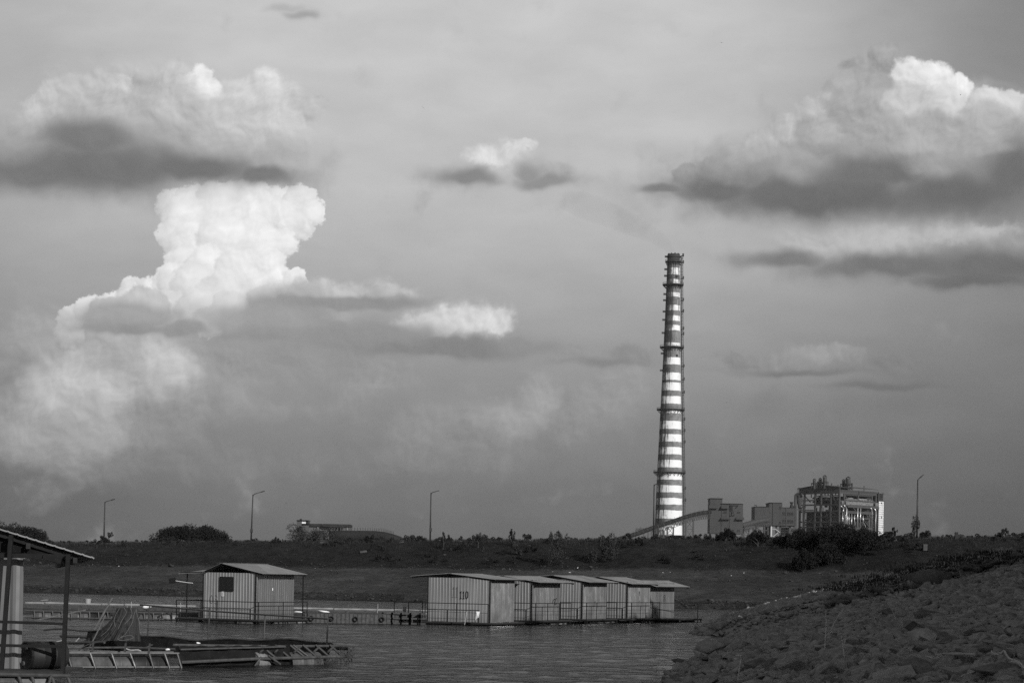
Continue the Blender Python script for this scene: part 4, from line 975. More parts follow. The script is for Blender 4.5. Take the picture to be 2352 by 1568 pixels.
for y in (601, 654, 797.5, 940.5, 1084.5):
    z = zz(y); r0 = rad(z); o_ = 2.6 if y > 620 else 1.4
    mb = MB(t.location); mb.lathe([(r0+.05, z-.5), (r0+o_, z-.35), (r0+o_, z+.15), (r0+.05, z+.15)], 40, (cx, cy, 0), caps=False)
    for k in range(20):
        a = 6.283*k/20; c, s_ = math.cos(a), math.sin(a); q = Vector((cx+c*(r0+o_-.15), cy+s_*(r0+o_-.15), z))
        mb.beam(q+Vector((0, 0, .1)), q+Vector((0, 0, 1.3)), .10); mb.beam(Vector((cx+c*(r0+.2), cy+s_*(r0+.2), z-2.6)), q+Vector((0, 0, -.4)), .25)
    for h in (.75, 1.3): mb.tube([(cx+math.cos(6.283*k/40)*(r0+o_-.15), cy+math.sin(6.283*k/40)*(r0+o_-.15), z+h) for k in range(41)], .07, 5, caps=False)
    mb.build('gallery', M['gallery'], t)
mb = MB(t.location); mb.lathe([(rad(ztop)+.1, ztop-2.2), (rad(ztop)+.7, ztop-2.1), (rad(ztop)+.7, ztop-1.3), (rad(ztop)+.1, ztop-1.2)], 40, (cx, cy, 0), caps=False)
for k in range(9):
    a = 6.283*k/9; mb.box((cx+math.cos(a)*(rad(ztop)-.6), cy+math.sin(a)*(rad(ztop)-.6), ztop+.3), (.8, .8, .5))
mb.build('rim', M['gallery'], t)
# caged ladder and landings on the right flank
def flank(z, a, ex=0.): r0 = rad(z)+ex; return Vector((cx+math.sin(a)*r0, cy-math.cos(a)*r0, z))
LA = R(80)
mb = MB(t.location); pts = [flank(z, LA, .9) for z in np.linspace(20, ztop-1, 60)]
mb.tube(pts, .42, 6); mb.tube([flank(z, LA, 2.0) for z in np.linspace(20, ztop-1, 60)], .22, 5)
for z in np.arange(24, ztop-2, 2.2): mb.beam(flank(z, LA, .3), flank(z, LA, 2.1), .16)
mb.build('ladder', M['gallery'], t)
for y in (588, 604, 640, 690, 716, 756, 768, 842, 872, 902, 964, 990, 1016, 1122, 1149):
    z = zz(y); mb = MB(t.location); q = flank(z, LA, 1.6); mb.box(q, (2.2, 2.2, .25)); mb.box(q+Vector((.6, 0, .9)), (1.1, 1.6, 1.5)); mb.beam(q+Vector((.9, 0, -.1)), flank(z-3, LA, .4), .2); mb.build('landing', M['gallery'], t)
for y in (590, 619, 634, 676, 690, 716, 735, 765, 812, 851):
    z = zz(y); q = flank(z, R(-82), .9); mb = MB(t.location); mb.box(q, (1.9, 1.2, 1.2)); mb.build('bracket', M['gallery'], t)
for y, a in ((636, .45), (653, -.3), (818, .55)):
    z = zz(y); mb = MB(t.location); mb.box(flank(z, a, .4), (1.1, 1., 1.4)); mb.build('bracket', M['gallery'], t)
# --- helper for the box buildings: photo zoom coordinates -> world
def q5(X, Y, d=1250.): return W((2500+X/2.868)/XS, (1880+Y/2.868)/XS, d)
XS = 4096/2352.
def frontbox(mb, X0, X1, Y0, Y1, d, depth, zb=None, yaw=0.):
    """box whose front (turned by yaw) spans the photo region at distance d"""
    a, b_ = q5(X0, Y0, d), q5(X1, Y1, d); zb_ = b_.z if zb is None else zb
    mb.bx(a.x, b_.x, d, d+depth, zb_, a.z)
    return a.x, b_.x, zb_, a.z
def win(parent, X, Y, d, w, h, m='window_far', name='window', proud=.12):
    p = q5(X, Y, d); mb = MB(parent.location); mb.box((p.x, d-proud+.1, p.z), (w, .3, h)); o = mb.build(name, M[m], parent)
    mb = MB(parent.location); mb.box((p.x, d-proud-.08, p.z-h/2-.12), (w+.4, .5, .22)); mb.build('sill', M['plant_steel'], o)
    return o
def hood(parent, X0, X1, Y0, Y1, d, out=2.2, lip=0.6):
    a, b_ = q5(X0, Y0, d), q5(X1, Y1, d); e = (b_.x-a.x)*.05
    mb = MB(parent.location); P = [(a.x+e, d-.02, a.z), (b_.x-e, d-.02, a.z), (b_.x, d-out, b_.z), (a.x, d-out, b_.z)]
    P2 = [(x, y+.25, z-.25) for x, y, z in P]
    mb.add(P+P2, ((0, 1, 2, 3), (7, 6, 5, 4), (3, 2, 6, 7), (0, 3, 7, 4), (1, 5, 6, 2))); mb.build('hood', M['plant'], parent)
# transfer tower
p = q5(1160, 725, 1250); t = thing('transfer_tower', 'windowed grey conveyor transfer tower with sloping hoods right of the chimney', 'tower', (p.x, 1250, GZ))
mb = MB(t.location); frontbox(mb, 978, 1109.5, 322, 725, 1250.6, 14)
mb.v = mb.v; mb.build('wall', M['plant'], t)
mb = MB(t.location); x0, x1, z0, z1 = frontbox(mb, 1110, 1204, 382, 726, 1250.3, 16); mb.build('wall', M['plant'], t)
mb = MB(t.location); frontbox(mb, 1204.5, 1350, 384, 728, 1250, 17); mb.build('wall', mat('plant_cladding_pale', .062, .7, 0, .1, .12, spec=.1), t)
mb = MB(t.location); frontbox(mb, 974, 1126, 318, 325, 1249.8, 18); frontbox(mb, 1107, 1355, 378, 386, 1249.3, 19); p = q5(1066, 316, 1252); mb.beam(p, p+Vector((0, 0, .9)), .25); mb.build('roof', M['plant_dark'], t)
for a in ((960, 1066, 400, 437, 1250.5), (1101, 1192, 404, 440, 1250.2), (1100, 1208, 538, 563, 1250.2), (1270, 1364, 535, 566, 1249.9)): hood(t, *a)
for X, Y, w, h in ((1149, 479, 2., .8), (1238, 686, 1.4, .8), (1304, 690, 1.6, .8), (1306, 482, 1.7, .8), (1243, 480, .9, .8)): win(t, X, Y, 1250 if X > 1204 else 1250.3, w, h)
mb = MB(t.location)
for X0, Y0, X1, Y1 in ((1212, 402, 1212, 468), (1232, 402, 1232, 468), (1205, 402, 1300, 403), (1225, 470, 1225, 520), (1205, 520, 1252, 520), (1252, 505, 1252, 520), (1296, 402, 1278, 430), (1270, 430, 1300, 400)):
    mb.beam(q5(X0, Y0, 1249.6), q5(X1, Y1, 1249.6), .32)
mb.build('hoist_frame', M['plant_dark'], t)
mb = MB(t.location); a, b_ = q5(1213, 405, 1249.9), q5(1231, 465, 1249.9); mb.bx(a.x, b_.x, 1249.8, 1249.95, b_.z, a.z); mb.build('door', M['plant_dark'], t)
mb = MB(t.location)
for X in (978, 1050, 1105, 1200, 1265, 1345):
    p = q5(X, 724, 1254); mb.box((p.x, 1256, (p.z+GZ)/2), (.9, .9, p.z-GZ)); p2 = q5(X, 724, 1264); mb.box((p2.x, 1266, (p.z+GZ)/2), (.9, .9, p.z-GZ))
for X0, X1 in ((978, 1050), (1050, 1105), (1105, 1200), (1200, 1265), (1265, 1345)):
    a, b_ = q5(X0, 730, 1256), q5(X1, 730, 1256); mb.beam(a, (b_.x, 1256, b_.z-9), .35); mb.beam(b_, (a.x, 1256, a.z-9), .35)
mb.build('legs', M['plant_steel'], t)
# conveyors
def conveyor(label, pts, d0, d1, r_, truss, bents, group='inclined coal conveyors', tm='conveyor'):
    n_ = len(pts); P = [q5(x, y, d0+(d1-d0)*i/(n_-1)) for i, (x, y) in enumerate(pts)]
    fine = []
    for k in range(n_-1):
        a, b_, c, e = P[max(k-1, 0)], P[k], P[k+1], P[min(k+2, n_-1)]
        for q in range(6): u_ = q/6; fine.append(.5*((2*b_) + (c-a)*u_ + (2*a-5*b_+4*c-e)*u_*u_ + (3*b_-a-3*c+e)*u_**3))
    fine.append(P[-1]); m0 = P[n_//2]
    t = thing('conveyor', label, 'conveyor', (m0.x, m0.y, GZ), 0, group)
    mb = MB(t.location); mb.tube(fine, r_, 14); mb.build('gallery_tube', M[tm], t, smooth=True)
    mb = MB(t.location)
    for k in range(2, len(fine)-1, 2):
        mb.tube([fine[k], fine[k] + (fine[k+1]-fine[k]).normalized()*.25], r_+.07, 14)
        mb.beam(fine[k]+Vector((0, 0, r_)), fine[k]+Vector((0, 0, r_+1.1)), .16)
    mb.build('ring', M['plant_steel'], t)
    mb = MB(t.location); i0, h = truss
    for sgn in (-1, 1):
        o_ = Vector((0, sgn*1.3, 0)); prev = None
        top = [p + o_ - Vector((0, 0, r_*.9)) for p in fine[i0:]]; bot = [p - Vector((0, 0, h)) for p in top]
        for k in range(len(top)-1):
            mb.beam(top[k], top[k+1], .16); mb.beam(bot[k], bot[k+1], .2); mb.beam(top[k], bot[k], .13)
            mid = (top[k]+top[k+1])/2; mb.beam(bot[k], mid, .12); mb.beam(mid, bot[k+1], .12)
    mb.build('truss', M['plant_steel'], t)
    for X, Y, w in bents:
        dd = d0 + (d1-d0)*.6; a = q5(X-w/2, Y, dd); b_ = q5(X+w/2, Y, dd); mb = MB(t.location)
        for e in (a, b_): mb.beam(e, (e.x, e.y, GZ-1), .9)
        hh = a.z - GZ; k = max(2, round(hh/((b_.x-a.x)*1.25)))
        for i in range(k):
            za, zb_ = a.z - hh*i/k, a.z - hh*(i+1)/k
            mb.beam((a.x, a.y, zb_), (b_.x, b_.y, zb_), .35); m_ = (a.x+b_.x)/2; zm = (za+zb_)/2
            mb.beam((a.x, a.y, za), (b_.x, b_.y, zb_), .28); mb.beam((b_.x, b_.y, za), (a.x, a.y, zb_), .28)
        mb.beam(a, b_, .5); mb.build('trestle', M['plant_steel'], t)
    return t
conveyor('long dark tube conveyor rising in front of the chimney base', [(-330, 858), (-150, 810), (0, 768), (140, 726), (300, 668), (500, 603), (690, 538), (850, 496), (985, 480)], 1180, 1252, 1.35, (24, 2.7), ((742, 560, 86), (520, 650, 70), (415, 690, 60)))
conveyor('short conveyor climbing from the transfer tower to the bunker building', [(1345, 636), (1430, 612), (1530, 586), (1655, 570)], 1262, 1268, 1.65, (2, 2.4), ((1390, 672, 60), (1490, 655, 40)), tm='plant')
# pipe rack at the foot of the long conveyor
p = q5(190, 680, 1300); t = thing('pipe_rack', 'small pipe rack with handrails behind the foot of the long conveyor', 'pipe rack', (p.x, 1300, GZ))
mb = MB(t.location)
for X in (125, 165, 215, 265): a = q5(X, 684, 1300); mb.beam(a, (a.x, 1300, GZ), .6); mb.beam(q5(X, 660, 1300), a, .25)
for Y in (662, 672): mb.beam(q5(125, Y, 1300), q5(285, Y, 1300), .22)
mb.beam(q5(120, 684, 1300), q5(290, 686, 1300), .8); mb.beam(q5(180, 648, 1300), q5(180, 684, 1300), .35)
mb.build('steelwork', M['plant_steel'], t)
mb = MB(t.location)
for k in range(3): mb.tube([q5(122, 681, 1300+k*2), q5(288, 683, 1300+k*2)], .4, 6)
mb.build('pipes', M['plant_dark'], t)
# low annex at the foot of the chimney
p = q5(480, 745, 1330); t = thing('annex_building', 'low dark annex at the foot of the chimney', 'building', (p.x, 1330, GZ))
mb = MB(t.location); frontbox(mb, 330, 690, 744, 770, 1330, 8, GZ); mb.build('wall', M['plant_dark'], t)
mb = MB(t.location); frontbox(mb, 326, 694, 741, 745, 1329, 10); mb.build('roof', M['plant_steel'], t)
# bunker building on stilts
p = q5(1715, 635, 1290); t = thing('bunker_building', 'grey bunker building raised on braced stilts beside the boiler house', 'building', (p.x, 1290, GZ))
mb = MB(t.location); frontbox(mb, 1490, 1656.5, 418, 632, 1290.5, 18); mb.build('wall', M['plant'], t)
mb = MB(t.location); frontbox(mb, 1657, 1696.5, 372, 634, 1290.4, 18); frontbox(mb, 1696.5, 1800, 374, 634, 1290, 20); mb.build('wall', M['plant'], t)
mb = MB(t.location); frontbox(mb, 1800.5, 1945, 428, 637, 1290.3, 18); mb.build('wall', M['plant'], t)
mb = MB(t.location); frontbox(mb, 1486, 1655, 414, 419, 1289.9, 20); frontbox(mb, 1655.5, 1804, 368, 375, 1289.5, 22); frontbox(mb, 1804.5, 1948, 424, 429, 1289.8, 20)
for X in np.arange(1495, 1655, 12): a = q5(X, 414, 1293); mb.beam(a, a+Vector((0, 0, -1.4)), .25)
p = q5(1508, 400, 1295); mb.beam(p, p+Vector((0, 0, -4)), .4); mb.beam(p, p+Vector((-1.5, 0, .1)), .4)
mb.build('roof', M['plant_dark'], t)
for X, Y, w, h in ((1811, 494, 2.0, 1.6), (1846, 496, 1., 1.5), (1880, 497, 2.6, 1.6), (1921, 499, 1.2, 1.6), (1810, 581, 2.2, 1.8), (1845, 583, 1., 1.6), (1879, 584, 2.6, 1.8), (1920, 586, 1.2, 1.7)): win(t, X, Y, 1290.3, w, h)
for X, Y in ((1782, 431), (1779, 601)): win(t, X, Y, 1290, 1.2, 1.4)
mb = MB(t.location); mb.tube([q5(1851, 425, 1290.3), q5(1851, 640, 1290.3)], .35, 6); mb.build('downpipe', M['plant_steel'], t)
mb = MB(t.location)
for X in (1500, 1600, 1640, 1735, 1780, 1890, 1945):
    a = q5(X, 636, 1293); mb.beam(a, (a.x, 1293, GZ), 1.); a = q5(X, 636, 1306); mb.beam(a, (a.x, 1306, GZ), 1.)
for (X0, Y0, X1, Y1) in ((1500, 690, 1640, 690), (1600, 752, 1690, 752), (1890, 640, 1945, 720), (1890, 720, 1940, 640), (1500, 640, 1560, 700), (1780, 640, 1945, 641), (1500, 636, 1945, 640), (1640, 690, 1640, 760)):
    mb.beam(q5(X0, Y0, 1292.6), q5(X1, Y1, 1292.6), .6)
mb.build('stilts', M['plant_steel'], t)
mb = MB(t.location); a = q5(1680, 634, 1291.5); mb.beam(a, (a.x, a.y, GZ), .8)
for pts in (((1690, 672), (1725, 674), (1778, 712)), ((1690, 754), (1706, 756), (1752, 716))): mb.tube([q5(x, y, 1291.2) for x, y in pts], .22, 6)
mb.build('white_column', mat('pale_column_paint', .5, .6), t)
mb = MB(t.location); a, b_ = q5(1780, 655, 1300), q5(1880, 740, 1300); mb.bx(a.x, b_.x, 1300, 1300.4, b_.z-12, a.z); sp_ = mb.build('glazed_screen', mat('glazed_screen', .55, .35, .2, .5, .5), t)
mb = MB(t.location)
for k in range(11): x = a.x+(b_.x-a.x)*k/10; mb.bx(x-.12, x+.12, 1299.6, 1299.9, b_.z, a.z)
for k in range(5): z = a.z+(b_.z-a.z)*k/4; mb.bx(a.x, b_.x, 1299.3, 1299.6, z-.2, z+.2)
mb.build('glazing_bars', M['plant_dark'], sp_)
mb = MB(t.location); a, b_ = q5(1595, 640, 1303), q5(1665, 760, 1303); mb.bx(a.x, b_.x, 1303, 1308, GZ, a.z); mb.build('lower_room', M['plant_dark'], t)
# --- boiler house: steel frame hall, yaw 48 degrees
YW = R(48); DB = 1300.
c = W((3160+1110/5.6)/XS, (1880+385/5.6)/XS, DB)
U, V, ZU = Vector((math.cos(YW), -math.sin(YW), 0)), Vector((math.sin(YW), math.cos(YW), 0)), Vector((0, 0, 1))
t = thing('boiler_house', 'large open steel-framed boiler house with roof vents and shining pipes', 'building', (c.x, c.y, GZ))
KZ = DB/F/5.6/XS
def bz(Y): return c.z - (Y-385)*KZ
KU, KV = KZ*F/(F*math.cos(YW) + 710*math.sin(YW)), KZ*F/(F*math.sin(YW) - 800*math.cos(YW))   # seen at a slant: the building stands right of the view axis
def bw_(X, Y=None, z=None, side=None, inn=0.):
    """X zoom -> point on the front face (X<=1110) or the side face"""
    zq = bz(Y) if z is None else z; b0 = Vector((c.x, c.y, 0))
    s = (X > 1110) if side is None else side
    p = b0 + (V*((X-1110)*KV) - U*inn if s else U*((X-1110)*KU) + V*inn); p.z = zq; return p
LX, RX = (200-1110)*KU, (1950-1110)*KV
def slab(mb, u0, u1, v0, v1, z0, z1):
    b0 = Vector((c.x, c.y, 0)) + U*((u0+u1)/2) + V*((v0+v1)/2); mb.box(b0+ZU*((z0+z1)/2), (u1-u0, v1-v0, z1-z0), U, V)
# fascia with gabled front
pk = bz(330); zf = bz(485); ze = bz(388); zl = bz(398); UP = (660-1110)*KU
mb = MB(t.location)
def P3(u_, v_, z): return Vector((c.x, c.y, 0)) + U*u_ + V*v_ + ZU*z
fr = [P3(LX, -.3, zf), P3(.3, -.3, zf), P3(.3, -.3, ze), P3(UP, -.3, pk), P3(LX, -.3, zl)]; bk = [p + V*.8 for p in fr]
mb.add(fr+bk, ((4, 3, 2, 1, 0), (5, 6, 7, 8, 9), (0, 1, 6, 5), (1, 2, 7, 6), (4, 0, 5, 9)))
mb.build('gable_panel', M['plant'], t)
mb = MB(t.location); mb.corr(P3(.2, .6, zf), V, ZU, U, RX-.6, ze-zf-1.2, 1.6, .25, 'rib'); mb.build('side_fascia', M['plant'], t)
mb = MB(t.location)
for (ua, za, ub, zb_) in ((LX-1.2, zl+.1, UP, pk+.3), (UP, pk+.3, .6, ze+.1)):
    P = [P3(ua, -1, za), P3(ub, -1, zb_), P3(ub, RX+1, zb_), P3(ua, RX+1, za)]; Q = [p+ZU*.3 for p in P]
    mb.add(P+Q, ((3, 2, 1, 0), (4, 5, 6, 7), (0, 1, 5, 4), (1, 2, 6, 5), (2, 3, 7, 6), (3, 0, 4, 7)))
mb.build('roof', M['plant'], t)
M['louvre'] = mat('louvre_panel', .24, .5, .3, .75, 1.6)
# columns and floor beams
mb = MB(t.location)
for X in (220, 325, 570, 705, 925, 1110): a = bw_(X, 487, side=False); mb.box((a.x, a.y, (a.z+GZ)/2), (1.05, 1.05, a.z-GZ), U, V); 
for X in (1215, 1525, 1840, 1930): a = bw_(X, 487); mb.box((a.x, a.y, (a.z+GZ)/2), (.95, .95, a.z-GZ), U, V)
for X in (1992,): a = bw_(X, 425); mb.box((a.x, a.y, (a.z+GZ)/2), (.7, .7, a.z-GZ), U, V)
mb.build('columns', M['plant_steel'], t)
mb = MB(t.location)
for Y, X0, X1, w in ((502, 220, 1110, 1.1), (562, 590, 1110, .6), (662, 235, 560, .6), (766, 220, 1110, .9), (882, 235, 530, .6), (922, 220, 560, 1.), (918, 590, 1110, .6), (1034, 590, 1110, .7), (1152, 190, 1110, .9), (1266, 220, 1110, .8), (1385, 220, 1110, .7)):
    mb.beam(bw_(X0, Y, side=False), bw_(X1, Y, side=False), w)
for Y, X0, X1, w in ((500, 1110, 1940, .9), (660, 1215, 1930, .5), (690, 1110, 1930, .6), (772, 1110, 2000, .8), (798, 1290, 2000, 1.1), (905, 1280, 1870, .6), (936, 1280, 1880, 1.), (1052, 1290, 1800, .9), (1266, 1180, 1830, .9), (1290, 1180, 1830, .6)):
    mb.beam(bw_(X0, Y), bw_(X1, Y), w)
mb.build('floor_beams', M['plant_steel'], t)
mb = MB(t.location)
for X0, Y0, X1, Y1 in ((350, 580, 460, 700), (945, 520, 1095, 860), (1020, 720, 1100, 650), (840, 610, 940, 760), (950, 940, 1090, 1010), (940, 1240, 1085, 1060), (350, 1220, 530, 1050), (650, 1160, 705, 1210), (520, 1160, 560, 1200), (240, 850, 310, 780), (900, 1040, 925, 1080)):
    mb.beam(bw_(X0, Y0, side=False), bw_(X1, Y1, side=False), .6)
for X0, Y0, X1, Y1 in ((1230, 570, 1310, 650), (1740, 640, 1820, 590), (1290, 1180, 1480, 980), (1580, 980, 1800, 1250), (1420, 820, 1470, 880), (1450, 1340, 1520, 1300), (1700, 880, 1760, 1060), (1750, 1150, 1830, 980), (1750, 1300, 1830, 1400)):
    mb.beam(bw_(X0, Y0), bw_(X1, Y1), .6)
mb.build('bracing', M['plant_steel'], t)
# dark boiler casing and bunkers inside
mb = MB(t.location)
slab(mb, (590-1110)*KU, -3.5, 5, RX-3, GZ, bz(930)); slab(mb, (720-1110)*KU, -6, 7, RX-4, bz(930), bz(770)); slab(mb, (735-1110)*KU, -7, 9, RX-6, bz(770), bz(565))
slab(mb, (240-1110)*KU, (560-1110)*KU, 6, 30, GZ, bz(930)); slab(mb, (455-1110)*KU, (560-1110)*KU, 5, 16, bz(745), bz(600)); slab(mb, (590-1110)*KU, (690-1110)*KU, 5, 16, bz(760), bz(580))
slab(mb, LX+1, -1, 30, 33, GZ, bz(860)); slab(mb, (600-1110)*KU, -1, 30, 33, bz(860), bz(500))
mb.build('boiler_casing', M['plant_dark'], t)
mb = MB(t.location)
for Y in (660, 768, 922, 1152, 1268): slab(mb, LX+1, -.8, .8, 4.5, bz(Y)-.25, bz(Y)+.1)
for Y in (770, 936, 1268): slab(mb, -4, -.6, 1, RX, bz(Y)-.25, bz(Y)+.1)
mb.build('floors', M['plant_dark'], t)
r = rng(44)                                     # machinery, ducts and pipe runs seen through the frame
for k in range(46):
    X = r.uniform(250, 1080); Y = r.uniform(520, 1360); w = r.uniform(10, 60); h = r.uniform(8, 46)
    if X < 460 and 535 < Y < 860: continue
    mb = MB(t.location); a = bw_(X, Y, side=False, inn=r.uniform(1.5, 4)); mb.box(a, (w*KU, r.uniform(1, 3), h*KZ), U, V)
    mb.box(a + V*.2 + ZU*(h*KZ*.5+.3), (w*KU*.55, .9, .6), U, V); mb.build('machinery', M['plant_dark'], t)
mb = MB(t.location)
for k in range(26):
    X = r.uniform(480, 1090); Y = r.uniform(560, 1350)
    a = bw_(X, Y, side=False, inn=1.2); b_ = bw_(X + (r.uniform(30, 150) if k % 2 else 0), Y + (0 if k % 2 else r.uniform(30, 120)), side=False, inn=1.2); mb.tube([a, b_], r.uniform(.14, .3), 6)
for X0, Y0, X1, Y1 in ((460, 525, 460, 600), (690, 525, 690, 760), (770, 515, 770, 565), (840, 515, 840, 565), (1010, 515, 1010, 560), (1075, 515, 1075, 560), (590, 830, 590, 930), (660, 840, 660, 920), (810, 935, 810, 1040), (730, 1180, 730, 1260), (800, 1180, 800, 1370), (720, 1170, 800, 1170)):
    mb.tube([bw_(X0, Y0, side=False, inn=.8), bw_(X1, Y1, side=False, inn=.8)], .38, 6)
mb.build('pipework', M['plant_steel'], t)
for k in range(60):                                                 # thin pipe runs, handrails and cable trays
    sd_ = k % 3 == 2; X = r.uniform(1230, 1880) if sd_ else r.uniform(250, 1060); Y = r.uniform(810, 1380) if sd_ else r.uniform(600, 1370)
    if not sd_ and X < 460 and Y < 860: continue
    hz = r.random() < .55; mb = MB(t.location); ii = r.uniform(.3, 2.4)
    mb.tube([bw_(X, Y, side=sd_, inn=ii), bw_(X + (r.uniform(40, 190) if hz else 0), Y + (0 if hz else r.uniform(30, 130)), side=sd_, inn=ii)], r.uniform(.10, .22), 5); mb.build('thin_pipe', M['plant_steel'] if k % 4 else M['louvre'], t)
# side face: cladding strip, louvres, shining pipes
mb = MB(t.location); a = bw_(1220, 550); mb.corr(Vector((a.x, a.y, a.z)) + U*.1, V, ZU, U, (1840-1220)*KV, bz(495)-bz(550), 1.5, .25, 'rib'); mb.build('cladding', M['plant'], t)
for X0, X1 in ((1155, 1195), (1245, 1860), (1915, 1985)):
    mb = MB(t.location); a = bw_(X0, 755); mb.corr(Vector((a.x, a.y, a.z)) + U*.5, V, ZU, U, (X1-X0)*KV, bz(680)-bz(755), 1.1, .35, 'deep'); mb.build('louvre', M['louvre'], t)
for pts, r_ in ((((1165, 940), (1172, 1130), (1170, 1400)), .30), (((1120, 800), (1160, 820), (1182, 860), (1180, 900), (1165, 925)), .34), (((1190, 780), (1225, 800), (1245, 850), (1250, 960), (1240, 1000), (1243, 1420)), .42), (((1268, 850), (1268, 1420)), .26),
                (((1308, 965), (1308, 1130), (1322, 1200), (1322, 1400)), .26), (((1370, 965), (1370, 1340)), .30), (((1433, 970), (1433, 1110), (1445, 1180), (1445, 1260)), .27), (((1502, 825), (1500, 1250)), .42), (((1566, 822), (1562, 1250)), .36),
                (((1627, 980), (1627, 1130), (1682, 1215), (1682, 1390)), .30), (((1790, 800), (1820, 840), (1828, 900), (1826, 1440)), .33), (((1880, 815), (1912, 860), (1918, 990), (1912, 1080), (1910, 1440)), .48)):
    mb = MB(t.location); mb.tube([bw_(x, y, inn=-.9) for x, y in pts], r_*.72, 10); mb.build('steam_pipe', M['duct'], t, smooth=True)
mb = MB(t.location)
for X0, X1, Y in ((1320, 1430, 606), (1535, 1740, 612), (1320, 1740, 630)): mb.beam(bw_(X0, Y, inn=.6), bw_(X1, Y, inn=.6), .5)
for k in range(18): mb.beam(bw_(1250+k*36, 625, inn=-.2), bw_(1250+k*36, 660, inn=-.2), .2)
mb.beam(bw_(1250, 628, inn=-.2), bw_(1860, 628, inn=-.2), .2); mb.beam(bw_(1250, 642, inn=-.2), bw_(1860, 642, inn=-.2), .2)
mb.build('handrail', M['louvre'], t)
# white-clad stair tower at the right end
t2 = thing('stair_tower', 'white panelled stair tower with a dark top at the right end of the boiler house', 'tower', bw_(2050, z=GZ))
v0, v1 = (1997-1110)*KV, (2113-1110)*KV
mb = MB(t2.location); slab(mb, -8, .2, v0, v1, GZ, bz(628)); mb.build('wall', M['plant_white'], t2)
mb = MB(t2.location)
for k in range(5): v_ = v0+(v1-v0)*k/4; slab(mb, .2, .32, v_-.06, v_+.06, GZ, bz(630))
for k in range(22): z = bz(628) - k*1.45; slab(mb, .2, .36, v0+.02, v1-.02, z-.06, z+.06)
mb.build('panel_joints', M['plant_steel'], t2)
mb = MB(t2.location)
for X, Y, w, h in ((2056, 675, .8, 1.), (2062, 1000, .5, 1.6), (2084, 1225, .5, 1.6)): a = bw_(X, Y); mb.box(a+U*.35, (.12, w, h), U, V)
mb.build('window', M['window_far'], t2)
mb = MB(t2.location); slab(mb, -7.5, .1, v0+.2, v1-.5, bz(627), bz(470)); mb.build('dark_top', M['plant_dark'], t2)
mb = MB(t2.location); slab(mb, -8.5, .6, v0-.2, v1+.3, bz(468), bz(455)); slab(mb, -8.5, .8, v0-.2, v1+.6, bz(630), bz(622)); mb.beam(bw_(2095, 430), bw_(2095, 640), .5); mb.beam(bw_(1995, 425), bw_(1995, 640), .6); mb.build('roof', M['plant_steel'], t2)
# roof vents
for X, Y0, Y1, w, din in ((545, 180, 335, 70, 10), (675, 165, 322, 76, 12), (626, 243, 322, 36, 16), (778, 101, 322, 92, 9), (1200, 195, 352, 72, 12), (1262, 165, 352, 40, 16), (1303, 135, 372, 108, 8)):
    sidev = X > 1110
    a = bw_(X, Y1, side=False, inn=din) if not sidev else bw_(660, Y1, side=False, inn=0) + V*0
    P = W((3160+X/5.6)/XS, (1880+Y1/5.6)/XS, DB+din); zt_ = W((3160+X/5.6)/XS, (1880+Y0/5.6)/XS, DB+din).z; r_ = w/2*KZ; H = zt_-P.z
    tv = bpy.data.objects.new('roof_vent', None); COL.objects.link(tv); tv.parent = t; tv.location = P - t.location
    off = P; mb = MB(off)
    mb.lathe([(r_*.9, -2.5), (r_*.9, H*.30), (r_, H*.32), (r_, H*.70), (r_*1.04, H*.71), (r_*1.04, H*.75)] if w < 100 else [(r_*.55, -2.5), (r_*.6, H*.12), (r_*.95, H*.2), (r_, H*.6), (r_*.8, H*.72), (r_*.86, H*.75)], 18, P)
    mb.build('barrel', M['stackdark'], tv, smooth=False)
    mb = MB(off); mb.lathe([(r_*1.02, H*.87), (r_*.15, H), (.02, H)], 18, P); mb.build('cap', M['stackdark'], tv)
    for k in range(6):
        an = 6.283*k/6; mb = MB(off); mb.beam(P+Vector((math.cos(an)*r_*.92, math.sin(an)*r_*.92, H*.74)), P+Vector((math.cos(an)*r_*.92, math.sin(an)*r_*.92, H*.88)), .22); mb.build('cap_stay', M['plant_steel'], tv)
    mb = MB(off); rr_ = r_+1.1
    for h in (H*.18, H*.30): mb.tube([P+Vector((math.cos(6.283*k/14)*rr_, math.sin(6.283*k/14)*rr_, h)) for k in range(15)], .13, 5, caps=False)
    for k in range(7): an = 6.283*k/7; mb.beam(P+Vector((math.cos(an)*rr_, math.sin(an)*rr_, -2)), P+Vector((math.cos(an)*rr_, math.sin(an)*rr_, H*.3)), .2)
    mb.build('walkway', M['plant_dark'], tv)
for X, Y0, Y1, w in ((931, 290, 350, .45), (1075, 318, 360, .3), (1391, 282, 375, .5), (1660, 345, 412, .35)):
    P = W((3160+X/5.6)/XS, (1880+Y1/5.6)/XS, DB+9); zt_ = W((3160+X/5.6)/XS, (1880+Y0/5.6)/XS, DB+9).z; mb = MB(t.location); mb.tube([P-ZU*2, (P.x, P.y, zt_)], w, 8); mb.build('vent_pipe', M['plant_steel'], t)
